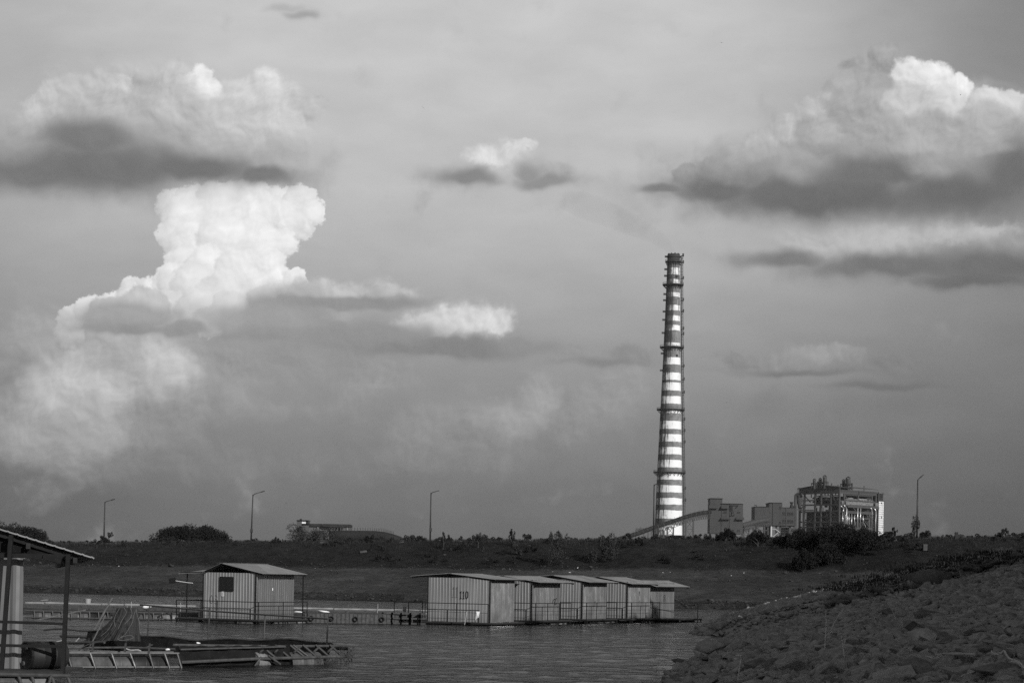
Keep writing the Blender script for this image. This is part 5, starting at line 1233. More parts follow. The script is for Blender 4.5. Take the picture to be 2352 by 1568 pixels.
# hooked duct and cyclone on the left
P = lambda X, Y, dd=DB+22: W((3160+X/5.6)/XS, (1880+Y/5.6)/XS, dd)
t3 = thing('cyclone_separator', 'hooked duct and cyclone vessel standing left of the boiler house', 'cyclone', (P(200, 800).x, P(200, 800).y, GZ))
mb = MB(t3.location); mb.tube([Vector((P(125, 1000).x, P(125, 1000).y, GZ)), P(125, 900), P(125, 600), P(130, 560), P(150, 540), P(200, 538), P(270, 545)], 1.0, 10); mb.build('duct', M['plant_steel'], t3, smooth=True)
a = P(215, 545); mb = MB(t3.location); h = lambda Y: P(215, Y).z - a.z
mb.lathe([(1.0, h(840)), (1.1, h(790)), (2.1, h(690)), (2.2, h(560)), (1.4, h(545))], 16, a); mb.build('vessel', M['plant'], t3, smooth=True)
mb = MB(t3.location)
for X in (150, 195, 290): q = P(X, 840); mb.beam(Vector((q.x, q.y, GZ)), P(X, 700), .5)
mb.beam(P(115, 878), P(300, 880), .6); mb.beam(P(180, 500), P(180, 398), .4); mb.beam(P(180, 398), P(215, 396), .4); mb.beam(P(150, 510), P(215, 512), .3); mb.build('frame', M['plant_steel'], t3)
# small vent on the bunker roof
t4 = thing('roof_blower', 'small blower with a flared vent on the right end of the bunker building roof', 'blower', P(35, 830, 1298))
mb = MB(t4.location); a = P(35, 830, 1298); mb.lathe([(1.3, 0), (1.0, 1.2), (.8, 1.6), (.8, 2.6), (1.2, 2.9), (1.2, 3.5)], 12, a); mb.tube([a+Vector((.6, 0, .5)), a+Vector((2.2, 0, .6)), a+Vector((2.4, 0, -.6))], .6, 8); mb.build('housing', M['plant_dark'], t4)
# --- buildings far on the left
def q6(X, Y, d): return W((900+X/2.6133)/XS, (1940+Y/2.6133)/XS, d)
t = thing('conveyor_house', 'low flat-roofed plant building with a stair turret behind the left trees', 'building', (q6(1025, 515, 900).x, 900, GZ))
mb = MB(t.location); a, b_ = q6(785, 402, 902), q6(1298, 520, 902); mb.bx(a.x, b_.x, 902, 916, GZ, a.z); mb.build('wall', mat('pale_grey_render', .11, .8, 0, .12, .2, spec=.1), t)
mb = MB(t.location); a, b_ = q6(750, 366, 899), q6(870, 520, 899); mb.bx(a.x, q6(800, 366, 899).x, 899, 908, GZ, a.z); mb.bx(q6(800, 366, 899).x, b_.x, 900, 908, GZ, q6(0, 402, 899).z); mb.build('stair_turret', mat('grey_render', .085, .8, 0, .12, .2, spec=.1), t)
mb = MB(t.location); a, b_ = q6(804, 370, 899.5), q6(845, 400, 899.5); mb.bx(a.x, b_.x, 899.3, 907, b_.z, a.z); mb.build('sign_panel', M['plant_white'], t)
mb = MB(t.location); a, b_ = q6(848, 370, 899.5), q6(868, 402, 899.5); mb.bx(a.x, b_.x, 899.6, 907, b_.z, a.z); mb.build('opening', M['window_far'], t)
mb = MB(t.location); a, b_ = q6(745, 362, 898), q6(873, 367, 898); mb.bx(a.x, b_.x, 898, 909, b_.z, a.z); a, b_ = q6(870, 399, 901), q6(1302, 414, 901); mb.bx(a.x, b_.x, 901, 917, q6(0, 410, 901).z, a.z); q_ = q6(792, 350, 903); mb.beam(q_, q_-Vector((0, 0, 2)), .9); mb.build('roof', M['plant_dark'], t)
for X0, X1, Y0, Y1, m in ((1080, 1177, 450, 478, 'plant_white'), (962, 988, 432, 458, 'louvre'), (1180, 1222, 432, 508, 'plant_dark'), (1272, 1284, 428, 468, 'louvre'), (1072, 1092, 428, 444, 'window_far')):
    a, b_ = q6(X0, Y0, 901.8), q6(X1, Y1, 901.8); mb = MB(t.location); mb.bx(a.x, b_.x, 901.7, 902.3, b_.z, a.z); mb.build('wall_panel' if m != 'window_far' else 'window', mat('shaded_panel', .10, .7) if m == 'plant_white' else M[m], t)
mb = MB(t.location); mb.beam(q6(1010, 420, 900), q6(1250, 432, 900), .8); mb.beam(q6(1180, 435, 900), q6(1180, 512, 900), .5); mb.beam(q6(1215, 435, 900), q6(1215, 512, 900), .5); mb.beam(q6(1245, 430, 900), q6(1225, 460, 900), .4)
a, b_ = q6(735, 432, 898), q6(800, 462, 898); mb.add([(a.x+2, 899, a.z), (b_.x, 899, a.z), (b_.x, 896, b_.z), (a.x, 896, b_.z)], ((0, 1, 2, 3), (3, 2, 1, 0))); mb.build('hood', M['plant_dark'], t)
t = thing('covered_conveyor', 'curving covered conveyor humped along the embankment skyline at left', 'conveyor', (q6(1450, 540, 880).x, 880, GZ))
pp = [q6(x, y, 880) for x, y in ((1090, 530), (1250, 527), (1420, 528), (1560, 530), (1660, 540), (1740, 560), (1830, 590))]
mb = MB(t.location); mb.tube(pp, 2.3, 12); mb.build('gallery_tube', M['conveyor'], t, smooth=True)
mb = MB(t.location)
for k in range(30):
    f = k/29.*5.2; i = int(f); q_ = pp[i].lerp(pp[i+1], f-i); mb.beam(q_+Vector((0, 0, 2.2)), q_+Vector((0, 0, 3.6)), .3)
    if k % 3 == 0: mb.beam(q_-Vector((0, 0, 2)), (q_.x, q_.y, GZ), .5)
mb.build('rail_post', M['plant_steel'], t)

# smoke drifting from the chimney top to the left: an even, thin volume that widens as it goes
sp = [W(x, y, DC+k*4) for k, (x, y) in enumerate(((1546, 587), (1541, 574), (1528, 560), (1508, 545), (1480, 530), (1450, 516), (1415, 500), (1375, 484), (1335, 470), (1290, 458)))]
mb = MB(sp[0]); mb.tube(sp, [2.0, 3.0, 4.2, 5.4, 6.4, 7.4, 8.6, 9.6, 9.4, 6.0], 16)
vm_ = bpy.data.materials.new('thin_smoke'); vm_.use_nodes = True; tt = vm_.node_tree; tt.nodes.clear()
vp = tt.nodes.new('ShaderNodeVolumeAbsorption'); vp.inputs['Color'].default_value = (.2, .2, .2, 1); vp.inputs['Density'].default_value = .0065
vo = tt.nodes.new('ShaderNodeOutputMaterial'); tt.links.new(vp.outputs[0], vo.inputs['Volume'])
o = mb.build('smoke', vm_); o.location = sp[0]; tag(o, 'faint dark smoke trail drifting left from the chimney top', 'smoke', kind='stuff')
# ------------------------------------------------------------------ lamps, trees, scrub, litter, birds
def lamp(x0, y0, x1, y1, d, ax_, ay, label, head=True, box=False):
    a, b_ = W(x0, y0+8, d), W(x1, y1, d); a.z = min(a.z, float(emb_z(*xy_st(a.x, a.y))) - .15); t = thing('street_lamp', label, 'street lamp', (a.x, a.y, a.z), 0, 'street lamps along the embankment')
    mb = MB(a); mb.tube([a, a.lerp(b_, .5), b_], [.105, .085, .06], 10); mb.build('pole', M['lamp'], t, smooth=True)
    e = W(ax_, ay, d); mb = MB(a); mb.tube([b_-Vector((0, 0, .18)), b_+(e-b_)*.18+Vector((0, 0, .0)), e], [.055, .045, .035], 8); mb.build('arm', M['lamp'], t)
    dv = (e-b_).normalized(); mb = MB(a)
    if head: mb.box(e+dv*.16, (.44, .18, .10), dv, Vector((0, 1, 0)), dv.cross(Vector((0, 1, 0)))*-1); mb.box(e+dv*.02, (.2, .12, .13), dv, Vector((0, 1, 0)), dv.cross(Vector((0, 1, 0)))*-1)
    else: mb.box(e, (.12, .10, .10), dv, Vector((0, 1, 0)), dv.cross(Vector((0, 1, 0)))*-1)
    mb.build('lamp_head', M['lamp'], t)
    if box:
        mb = MB(a); q = W(x0+1, y0-20, d-.15); mb.box(q, (.30, .2, .42)); mb.build('switch_box', M['lamp'], t)
    return t
lamp(238.5, 1241, 241, 1152, 246, 257, 1147.5, 'street lamp farthest left, thin, with a small bush at its foot')
lamp(576.5, 1238, 581, 1135, 238, 601, 1129, 'street lamp with a bulky head just left of the flat-roofed plant building', box=True)
lamp(988, 1236, 990, 1131, 230, 1007, 1126.5, 'street lamp with a bare arm standing right of the covered conveyor hump', head=False, box=True)
lamp(1501, 1236, 1502.5, 1112, 217, 1522, 1108, 'street lamp standing directly left of the striped chimney base')
lamp(2106, 1240, 2108, 1101, 206, 2115, 1095, 'street lamp at right beyond the boiler house with a tree at its foot')
def slope_at(px_, py_):
    for d in np.arange(150, 300, .25):
        p = W(px_, py_, d); z = float(emb_z(*xy_st(p.x, p.y)))
        if z >= p.z - .02: return Vector((p.x, p.y, z))
    return W(px_, py_, 220)
def leafset(r, centers, n, size, flat=1.):
    """n leaf sprays around clump centres -> V, F (quads bent along the middle)"""
    C = np.array([c[:3] for c in centers]); Rr = np.array([c[3:6] for c in centers]); w = np.prod(Rr, 1)**.67; w /= w.sum()
    k = r.choice(len(C), n, p=w); d = r.normal(size=(n, 3)); d /= np.linalg.norm(d, axis=1)[:, None]
    rad_ = (.55 + .45*r.random(n)**.6)*(.85+.35*r.random(n)); P = C[k] + d*Rr[k]*rad_[:, None]
    a = r.normal(size=(n, 3)); a[:, 2] *= flat; a /= np.linalg.norm(a, axis=1)[:, None]; b2 = np.cross(a, r.normal(size=(n, 3))); b2 /= np.linalg.norm(b2, axis=1)[:, None]
    s = size*(.6+.8*r.random(n))[:, None]; a *= s; b2 *= s*.45
    V = np.stack([P-a, P-b2, P+a, P+b2], 1).reshape(-1, 3); Fq = np.arange(n*4).reshape(n, 4)
    return V, Fq
def crown_centers(r, n, sx, sy, sz, dome=True):
    out = []
    for k in range(n):
        a = r.uniform(0, 6.283); q = math.sqrt(r.random()); x, y = math.cos(a)*q*sx, math.sin(a)*q*sy
        top = sz*math.sqrt(max(0, 1-q*q*.92)); z = top*r.uniform(.25, .98)**.6 if dome else sz*r.uniform(.1, 1)
        f = r.uniform(.16, .30); out.append((x, y, z, sx*f, sy*f, sz*f*1.1))
    return out
def tree(name, label, x, ytop, ybase, d, wpx, m, n=2600, leaf=.13, seed=1, trunk=True, dome=True, group=None, clumps=26, sy=.8, cat='tree', sink=.3, asym=0.):
    if not trunk: q_ = slope_at(x, ybase); d = q_.y
    b_ = W(x, ybase, d); top = W(x, ytop, d).z; sx = wpx/2*d/F; gz = min(b_.z, float(emb_z(*xy_st(b_.x, b_.y)))+.05); H = top - gz; r = rng(seed)
    t = thing(name, label, cat, (b_.x, b_.y, gz), 0, group)
    cl0 = .18 if trunk else 0.
    cs_ = crown_centers(r, clumps, sx*.86, sx*sy*.86, H*(1-cl0)*.93, dome)
    cs_ = [(c[0]+asym*c[2], c[1], c[2]+H*cl0, c[3], c[4], c[5]) for c in cs_]
    V, Fq = leafset(r, cs_, n, leaf); V[:, 2] = np.maximum(V[:, 2], .02)
    np_obj('crown', V, Fq, m, t)
    mb = MB()
    if trunk: mb.tube([(0, 0, -sink), (0.02*H, 0, H*.3), (-.02*H, .02*H, H*.62)], [.05*H*.5+.03, .03*H*.5+.02, .012*H+.01], 7)
    for c in cs_[::3]:
        z0 = H*r.uniform(.15, .45); mb.tube([(0, 0, z0), (c[0]*.5, c[1]*.5, (z0+c[2])/2+.05*H), (c[0], c[1], c[2])], [.018*H+.012, .010*H+.008, .006], 5)
    mb.build('trunk', M['bark'], t); return t
tree('acacia_tree', 'broad dark umbrella-shaped tree rising behind the crest between two lamps', 438, 1204, 1262, 262, 190, M['leaf_dark'], 20000, .11, 3, clumps=80, sy=.6)
tree('acacia_tree', 'dark sloping tree crown at the far left behind the foreground shed roof', 22, 1203, 1262, 268, 190, M['leaf_dark'], 19000, .11, 4, clumps=70, sy=.6)
tree('thorn_tree', 'sparse spreading pale tree in front of the flat-roofed plant building', 716, 1206, 1250, 250, 118, M['leaf_pale'], 4200, .085, 5, clumps=34, sy=.5, dome=False)
tree('lamp_shrub', 'small leafy bush at the foot of the leftmost lamp', 243, 1222, 1243, 244, 32, M['leaf'], 420, .10, 6, clumps=9, cat='shrub', dome=False)
tree('dense_tree', 'dark upright bushy tree standing before the transfer tower', 1667, 1212, 1249, 211, 46, M['leaf_dark'], 3200, .075, 7, clumps=16, sy=.8)
tree('dense_tree', 'dark round-headed tree with a bare stem before the short conveyor', 1740, 1216, 1262, 206, 62, M['leaf_dark'], 3600, .08, 8, clumps=18)
tree('dense_tree', 'dark leaning tree between the bunker building and the boiler house', 1800, 1222, 1258, 206, 56, M['leaf_dark'], 2800, .08, 9, clumps=16)
for k, (x, yt, yb, w, lb) in enumerate(((1862, 1213, 1270, 120, 'big dark bushy tree in front of the left columns of the boiler house'), (1925, 1205, 1268, 130, 'tallest of the big dark trees hiding the foot of the boiler house'), (1985, 1216, 1272, 110, 'big dark bushy tree in front of the shining pipes of the boiler house'),
                                     (1848, 1264, 1308, 62, 'low dark bush on the slope below the boiler house trees'), (1902, 1252, 1300, 84, 'wide dark bush low on the slope under the tallest boiler house tree'))):
    tree('dense_tree', lb, x, yt, yb, 204 - 3*k, w, M['leaf_dark'], 9000, .085, 20+k, clumps=42, trunk=k < 3)
tree('thorn_tree', 'slender grey-green tree at the foot of the right-hand lamp', 2100, 1188, 1238, 205, 34, M['leaf_pale'], 900, .075, 31, clumps=13, dome=False)
tree('lamp_shrub', 'low bush just right of the right-hand lamp', 2124, 1212, 1238, 205, 30, M['leaf'], 800, .075, 32, clumps=10, cat='shrub')
tree('leafy_shrub', 'pale leafy shrub on the dark slope at left of three', 1186, 1241, 1276, 205, 44, M['leaf_pale'], 1300, .075, 33, False, clumps=10, cat='shrub', dome=False)
tree('leafy_shrub', 'tall ragged pale shrub zigzagging down the slope behind the shed row', 1266, 1229, 1300, 204, 46, M['leaf_pale'], 2300, .075, 34, False, False, clumps=18, cat='shrub', asym=.28)
tree('leafy_shrub', 'broad pale-leaved shrub on the slope above the fourth shed roof', 1394, 1228, 1292, 200, 78, M['leaf_pale'], 3400, .08, 35, False, clumps=20, cat='shrub')
for k, (x, yt, w, lb) in enumerate(((1018, 1222, 16, 'small forked sapling on the crest just right of the bare-armed lamp'), (1098, 1224, 22, 'pale forked sapling on the skyline behind shed 110'), (1174, 1219, 20, 'upright dark sapling with two heads on the skyline left of the row of scrub'), (1290, 1222, 34, 'dark spiky shrub standing above the crest behind the shed row'),
                                   (2052, 1212, 20, 'pale feathery sapling between the boiler house and the right-hand lamp'), (2310, 1214, 22, 'spiky shrub on the skyline near the right edge'), (1470, 1236, 26, 'small shrub where the long conveyor meets the crest'), (1630, 1232, 20, 'small shrub at the left leg of the transfer tower'))):
    dd = 230-.012*x
    tree('sapling', lb, x, yt, 1246 if x < 1500 else 1240, dd, w, M['leaf'] if k % 2 else M['leaf_dark'], 520, .07, 40+k, True, False, clumps=7, cat='shrub', sink=.2)
# row of scrub bushes along the crest: a few kinds, each bush an object of its own
protos = []
for k in range(6):
    r = rng(60+k); cs_ = crown_centers(r, 8, .86, .7, .8); V, Fq = leafset(r, cs_, 700, .07); V[:, 2] = np.maximum(V[:, 2], -.1)
    o = np_obj('scrub_bush', V, Fq, M['leaf_dark'] if k < 3 else M['leaf']); protos.append(o)
r = rng(90); first = [True]*6; SB = 'dark scrub bush in the continuous ragged row along the embankment crest'; GB = 'scrub bushes along the embankment crest'
spots = []
for k in range(150):
    s = -62 + 200*(k + r.uniform(-.4, .4))/150.; spots.append((s, 44.2 + r.normal()*1.1, r.uniform(.35, .8)*(1.15 if r.random() < .2 else 1)))
for k in range(90):                                                # below the crest, thicker behind the shed row
    s = r.uniform(12, 120) if r.random() < .75 else r.uniform(-55, 12); t_ = 43 - abs(r.normal())*4.5*(1.6 if 20 < s < 60 or 66 < s < 90 else .7); spots.append((s, max(31, t_), r.uniform(.4, 1.05)))
for (s, t_, sz) in spots:
    x, y = st_xy(s, t_); z = float(emb_z(s, t_)); k = int(r.integers(6)); src = protos[k]
    if first[k]: o = src; first[k] = False
    else: o = src.copy(); COL.objects.link(o)
    o.location = (x, y, z-.05); o.rotation_euler = (0, 0, r.uniform(0, 6.28)); o.scale = (sz*r.uniform(.9, 1.6), sz*r.uniform(.8, 1.3), sz*r.uniform(.7, 1.25))
    up = t_ > 41; tag(o, SB if up else 'dark scrub bush scattered on the upper slope below the embankment crest', 'shrub', GB if up else 'scrub bushes on the upper slope')
# dry grass and weeds: uncountable
def grass(name, label, pts, hgt, n_blade, m, seed):
    r = rng(seed); n = len(pts)*n_blade; P = np.repeat(np.array(pts), n_blade, 0); P[:, :2] += r.normal(size=(n, 2))*.16
    a = r.uniform(0, 6.283, n); h = hgt*(.4+.9*r.random(n)); le = r.normal(size=(n, 2))*.22*h[:, None]; w = .016+.018*r.random(n)
    dx = np.stack([np.cos(a)*w, np.sin(a)*w, np.zeros(n)], 1); tip = P + np.stack([le[:, 0], le[:, 1], h], 1)
    V = np.stack([P-dx, P+dx, tip], 1).reshape(-1, 3); return tag(np_obj(name, V, np.arange(n*3).reshape(n, 3), m), label, 'grass', kind='stuff')
pts = []
for k in range(5200):
    s = r.uniform(-60, 125); t_ = 45.6 - abs(r.normal())*4.6; 
    if t_ < 29: continue
    x, y = st_xy(s, t_); pts.append((x, y, float(emb_z(s, t_))))
grass('dry_grass', 'ragged dry grass and weeds covering the upper embankment slope', pts, .30, 7, M['leaf'], 5)
pts = []
for k in range(1500):
    f = r.random(); p = on_bank(1960 + f*392, 1362 - f*86 + abs(r.normal())*7 - 3); pts.append((p.x+r.normal()*.9, p.y+r.uniform(-1, 4), float(bank_z(p.x, p.y+1))))
grass('bank_grass', 'dark weeds growing along the ridge of the right bank', pts, .12, 5, M['leaf'], 6)
# clods and stones on the slope
VV, FF, off = [], [], 0; r = rng(15)
for k in range(9000):
    s = r.uniform(-60, 128); t_ = r.uniform(.3, 3.2) if k % 3 == 0 else r.uniform(26.5, 30) if k % 3 == 1 else r.uniform(3, 44)
    x, y = st_xy(s, t_); sz = .055*math.exp(r.normal()*.55) + (.05 if t_ < 3 else 0); V, Fc = HULLS[int(r.integers(22))]
    VV.append((V*sz*np.array((1.2, 1, .8))) @ rot3(r).T + np.array((x, y, float(emb_z(s, t_))+sz*.2))); FF.append(Fc+off); off += len(V)
M['clod'] = mat('earth_clods', .045, .95, 0, .5, .8, spec=.1)
tag(np_obj('stones', np.concatenate(VV), np.concatenate(FF), M['clod']), 'clods and stones strewn over the embankment slope and shore', 'stones', kind='stuff')
# individual paler blocks on the slope
for k, (x, y, d, w, h, lb) in enumerate(((1455, 1208+0, 0, 0, 0, ''),)): pass
def block(X6, Y6, w, h, label, m='rock_pale', rot=.3):
    p = slope_at((900+X6/2.6133)/XS, (1940+Y6/2.6133)/XS); V, Fc = HULLS[4]
    mb = MB(); mb.box((0, 0, h/2), (w, h*.9, h)); o = mb.build('concrete_block', M[m]); o.location = p; o.rotation_euler = (.1, rot*-.6, .3); bv = o.modifiers.new('b', 'BEVEL'); bv.width = .03; return tag(o, label, 'block')
M['concrete'] = mat('pale_concrete', .06, .9, 0, .25, 4)
block(1447, 702, .8, .22, 'pale tilted concrete slab lying alone on the dark slope above the gap between sheds', 'concrete')
block(1016, 606, .6, .2, 'pale concrete block just under the crest below the flat-roofed plant building', 'concrete', .2); block(1845, 612, .6, .22, 'pale concrete block near the crest left of the bare-armed lamp', 'concrete', .6)
def blk8(X, Y, w, h, label):
    p = slope_at((3440+X/3.564)/XS, (1860+Y/3.564)/XS); mb = MB(); mb.box((0, 0, h/2), (w, w, h)); o = mb.build('marker_post', M['concrete']); o.location = p; bv = o.modifiers.new('b', 'BEVEL'); bv.width = .03; tag(o, label, 'marker post')
blk8(497, 1085, .32, .5, 'short concrete marker post among scrub right of the boiler house'); blk8(925, 1225, .42, .66, 'concrete marker post alone on the slope below the right-hand lamp')
p = W(2119, 1204, 208); p = W((3440+1375/3.564)/XS, (1860+980/3.564)/XS, 203); mb = MB((p.x, p.y, p.z)); mb.box(p-Vector((0, 0, .35)), (.30, .3, 1.1))
mb.box(p+Vector((.42, .1, -.45)), (.54, .25, .85))
o = mb.build('concrete_ruin', M['plant_dark']); o.location = p; tag(o, 'dark squared stump of masonry on the skyline at right', 'masonry')
# litter
r = rng(23); lm = []
for k in range(5):
    rr = rng(200+k); V, Fc = HULLS[k*3]; lm.append((V*np.array((1., .7, .45)) + rr.normal(size=V.shape)*.12, Fc))
meshes = []
for V, Fc in lm:
    me = bpy.data.meshes.new('litter_scrap'); me.from_pydata([tuple(v) for v in V], [], [tuple(f) for f in Fc]); me.materials.append(M['white']); meshes.append(me)
def litter(p, sz, label, group=None):
    o = bpy.data.objects.new('litter_scrap', meshes[int(r.integers(5))]); COL.objects.link(o); o.location = p + Vector((0, 0, sz*.2)); o.scale = (sz*r.uniform(.8, 2), sz, sz*r.uniform(.5, 1.1)); o.rotation_euler = (0, r.uniform(-.5, .5), r.uniform(0, 6)); tag(o, label, 'litter', group)
for k in range(58):
    s = r.uniform(-52, 95); t_ = 27.6 + r.normal()*.7 if k % 3 else r.uniform(3, 27); x, y = st_xy(s, t_); litter(Vector((x, y, float(emb_z(s, t_)))), .05*math.exp(r.normal()*.45), 'tiny white scrap of litter stranded on the embankment shore', 'scraps of litter on the shore')
for (x, y, sz, lb) in ((2083, 1285, .30, 'white bag fallen on the dark slope above the right bank'), (1708, 1316, .26, 'pale crumpled sheet on the break of slope right of the shed row'), (1523, 1315, .12, 'white scrap above the roof of the farthest shed'), (1326, 1304, .16, 'white scrap on the slope above the third shed roof')): litter(slope_at(x, y), sz, lb)
for (x, y, sz, lb) in ((1691, 1525, .10, 'white bag lying on the right bank near the water'), (1692, 1513-0, .03, 'tiny white scrap above the white bag on the right bank'), (1700, 1420, .10, 'white curved scrap on the far rocks of the right bank'), (1630, 1500, .06, 'white splash of litter on the bulky rock at the water')): litter(on_bank(x, y)+Vector((0, 0, .08)), sz, lb)
# sticks and ropes on the bank
def stick(pts, r_, label, d_off=0., name='dry_stalk', m='wood', branch=None):
    b_ = on_bank(*pts[0]); P = [W(x, y, b_.y-.05*i) for i, (x, y) in enumerate(pts)]; mb = MB(b_); mb.tube(P, [r_*(1-.5*i/len(P)) for i in range(len(P))], 6)
    for br in branch or (): mb.tube([W(x, y, b_.y) for x, y in br], r_*.6, 5)
    o = mb.build(name, M[m]); o.location = b_; return tag(o, label, 'stalk')
M['straw'] = mat('dry_stalk', .50, .8, 0, .3, 10)
sx_ = lambda X: (3276+X/2.302)/XS
sy_ = lambda Y: (2050+Y/2.302)/XS
def stk(L, r_, label, branch=None): stick([(sx_(a), sy_(b2)) for a, b2 in L], r_, label, m='straw', branch=[[(sx_(a), sy_(b2)) for a, b2 in q] for q in branch or ()])
stk([(52, 1310), (60, 1120), (66, 1000), (62, 900)], .013, 'tall pale forked stalk standing on the bank near the water', [[(68, 1122), (125, 1088)]])
stk([(95, 1110), (140, 1010), (190, 930), (235, 868)], .010, 'long thin pale stalk slanting up right of the forked stalk')
stk([(718, 1050), (700, 960), (680, 910), (664, 868)], .014, 'short bent pale stalk alone in the middle of the bank')
stk([(243, 1405), (225, 1260), (205, 1120)], .009, 'thin dark-toned stalk with a side twig low on the bank', [[(222, 1230), (248, 1160)]])
stk([(556, 1060), (525, 1000), (497, 945)], .008, 'fine dark twig left of the bent stalk'); stk([(715, 780), (718, 735)], .010, 'short upright twig high on the bank ridge'); stk([(750, 750), (768, 725)], .010, 'tiny slanting twig beside the short twig on the ridge')
stk([(528, 1525), (545, 1430)], .008, 'short twig at the bottom of the bank')
x7 = lambda X: (2200+X/2.868)/XS
y7 = lambda Y: (2200+Y/2.868)/XS
stick([(x7(2158), y7(1485)), (x7(2170), y7(1370)), (x7(2192), y7(1240)), (x7(2190), y7(1205))], .016, 'pale bent stick with a crossbar standing beside the white bag', m='straw', branch=[[(x7(2130), y7(1205)), (x7(2195), y7(1203))]])
def brope(L, r_, label, lift=.05):
    P = [];
    for a, b2 in L: q = on_bank(sx_(a), sy_(b2)); P.append(q + Vector((0, 0, lift)))
    out = []
    for k in range(len(P)-1):
        a, b_, c, e = P[max(k-1, 0)], P[k], P[k+1], P[min(k+2, len(P)-1)]
        for q in range(6): u_ = q/6; out.append(.5*((2*b_) + (c-a)*u_ + (2*a-5*b_+4*c-e)*u_*u_ + (3*b_-a-3*c+e)*u_**3))
    out.append(P[-1]); o0 = P[0]; mb = MB(o0); acc = 0; prev = None; tot = []
    for k in range(len(out)-1):                                     # two twisted strands
        m_ = max(2, int((out[k+1]-out[k]).length/.012)); tot += [out[k].lerp(out[k+1], q/m_) for q in range(m_)]
    for ph in (0, 3.1416):
        mb.tube([p + Vector((0, math.cos(i*.55+ph)*r_*.55, math.sin(i*.55+ph)*r_*.55)) for i, p in enumerate(tot)], r_*.62, 6)
    o = mb.build('rope', M['bank_rope'], smooth=True); o.location = o0; tag(o, label, 'rope')
M['bank_rope'] = mat('twisted_rope', .36, .9, 0, .25, 20)
brope([(770, 1465), (785, 1430), (840, 1424)], .016, 'short end of pale rope left of the knotted rope'); brope([(915, 1400), (935, 1365), (1000, 1360), (1065, 1380), (1110, 1345), (1160, 1330), (1300, 1332), (1440, 1340)], .018, 'long knotted pale rope lying across the rubble')
brope([(1070, 1335), (1130, 1345), (1060, 1385), (960, 1355)], .014, 'second strand looped round the knotted rope'); brope([(1590, 1312), (1610, 1336), (1680, 1328), (1705, 1312), (1750, 1380), (1840, 1420), (1888, 1475)], .020, 'thick pale rope bent down to the right edge')
brope([(1565, 1480), (1610, 1445), (1690, 1432), (1800, 1415), (1850, 1440)], .018, 'twisted rope curling beneath the thick bent rope'); brope([(1250, 1565), (1310, 1545), (1440, 1500), (1470, 1485)], .016, 'rope tail at the bottom edge of the bank')
# birds
def bird(x, y, d, span, label, bank=0., seed=0):
    p = W(x, y, d); mb = MB(); s = span/2
    mb.lathe([(.01, -.42*s), (.075*s, -.2*s), (.10*s, .05*s), (.06*s, .28*s), (.01, .38*s)], 8, (0, 0, 0), (0, 1, 0))
    for sg in (-1, 1):
        P = [(sg*.06*s, .16*s, .03*s), (sg*.5*s, .24*s, .16*s), (sg*s, .02*s, .06*s), (sg*.55*s, -.08*s, .13*s), (sg*.06*s, -.14*s, .03*s)]
        mb.add(P + [(a, b_, c-.02*s) for a, b_, c in P], ((0, 1, 2, 3, 4), (9, 8, 7, 6, 5), (0, 5, 6, 1), (1, 6, 7, 2), (2, 7, 8, 3), (3, 8, 9, 4)))
    mb.add([(-.05*s, -.38*s, 0), (.05*s, -.38*s, 0), (.11*s, -.62*s, 0), (-.11*s, -.62*s, 0), (0, -.5*s, .03*s)], ((0, 1, 4), (1, 2, 4), (2, 3, 4), (3, 0, 4), (3, 2, 1, 0)))
    o = mb.build('bird', M['black']); o.location = p; o.rotation_euler = (.15, bank, seed*1.3); return tag(o, label, 'bird')
bird(972, 248, 260, .62, 'dark bird gliding with tilted wings high in the centre sky', .75, .1); bird(1657, 98.5, 300, .75, 'dark bird flying level at the top of the sky above the chimney', .05, 0)
bird(2206, 218, 420, .6, 'speck of a bird against the right-hand cloud', .1, 1); bird(1669, 924, 420, .45, 'speck of a bird right of the chimney shaft', .3, 2); bird(363, 533, 420, .5, 'speck of a bird at the left edge of the white cumulus', .4, 3)
bird(657, 1155, 300, .34, 'small bird above the flat-roofed plant building', .5, 1); bird(832, 1190, 300, .34, 'small bird over the covered conveyor hump', -.5, 2); bird(605, 1196, 300, .26, 'tiny bird just right of the bulky-headed lamp', .4, 3); bird(734, 1136, 330, .4, 'tiny level bird highest over the flat-roofed plant building', .05, 0)
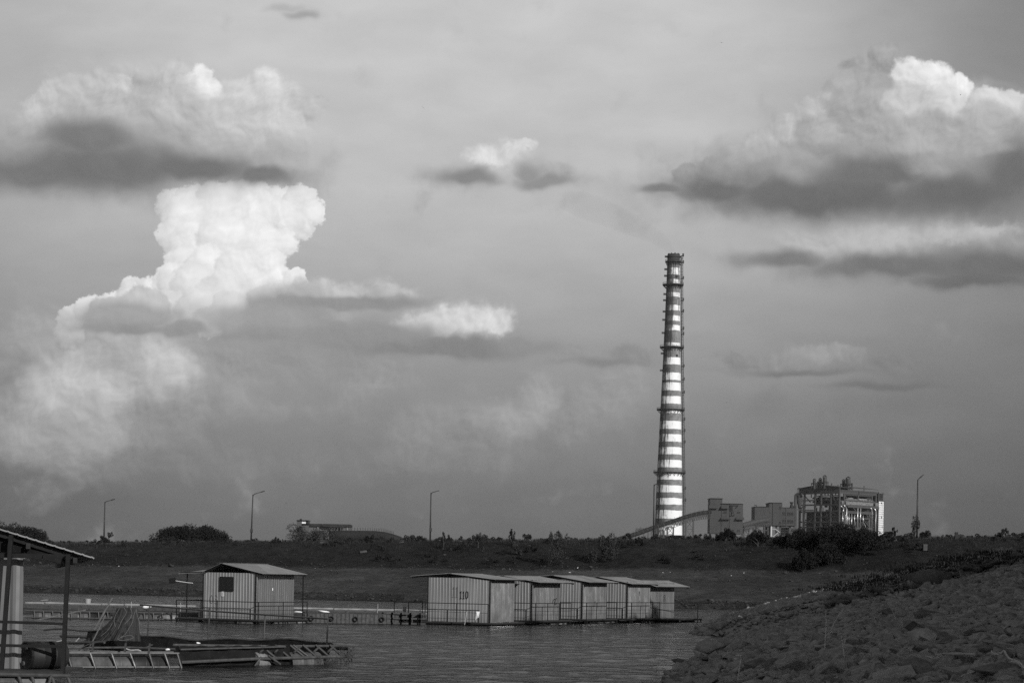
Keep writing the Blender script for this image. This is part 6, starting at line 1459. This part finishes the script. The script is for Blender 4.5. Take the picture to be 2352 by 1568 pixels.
bird(2125, 1210+0, 330, .45, 'small bird low in the sky right of the right-hand lamp', .3, .5); bird(2257, 1150, 330, .5, 'small level bird in the empty sky at far right', .05, 0); bird(2327, 1205, 330, .45, 'small bird just above the scrub at the right edge', -.3, .2); bird(827, 1018, 420, .3, 'faint speck of a bird in the grey haze cloud left of centre', .4, 2)

# trees added out of view at right to shade the bank
rt = rng(700); big = None
for k in range(31):
    y = -34 + k*4.7; x = max(16.5, .2568*y + (9.6 if y > 50 else 8.2)) + rt.uniform(-.4, 1.6); z = float(bank_z(x, y))
    if big is None:
        big = thing('added_shade_tree', 'tall broad tree added out of view to shade the right bank', 'tree', (x, y, z), 0, 'added shade trees behind the right bank')
        cs_ = [(c[0], c[1], c[2]+2.2, c[3], c[4], c[5]) for c in crown_centers(rt, 40, 4.0, 4.0, 7.6)] + [(c[0], c[1], c[2]+1.0, c[3], c[4], c[5]) for c in crown_centers(rt, 20, 4.2, 4.2, 3.4)]
        V, Fq = leafset(rt, cs_, 9000, .30); np_obj('crown', V, Fq, M['leaf'], big)
        mb = MB(); mb.tube([(0, 0, -.6), (.1, 0, 2.6), (-.1, .1, 6)], [.34, .26, .12], 9)
        for c in cs_[:40:3]: mb.tube([(0, 0, 2.4), (c[0]*.5, c[1]*.5, c[2]*.6+.6), (c[0], c[1], c[2])], [.12, .07, .03], 6)
        mb.build('trunk', M['bark'], big); first_tree = big
    else:
        o = dup(big); o.location = (x, y, z)
        s_ = rt.uniform(.88, 1.02)*(1.3 if 50 < y < 100 else 1.); o.scale = (s_, s_, s_*rt.uniform(.92, 1.1)); o.rotation_euler = (0, 0, rt.uniform(0, 6.28))
# ------------------------------------------------------------------ thin haze in the air
mb = MB(); mb.bx(-1300, 1300, -90, 1900, -4, 330)
hm = bpy.data.materials.new('haze'); hm.use_nodes = True; tt = hm.node_tree; tt.nodes.clear()
vp = tt.nodes.new('ShaderNodeVolumePrincipled'); vp.inputs['Color'].default_value = (.9, .9, .9, 1); vp.inputs['Density'].default_value = .000035
vo = tt.nodes.new('ShaderNodeOutputMaterial'); tt.links.new(vp.outputs[0], vo.inputs['Volume'])
tag(mb.build('haze', hm), kind='stuff')
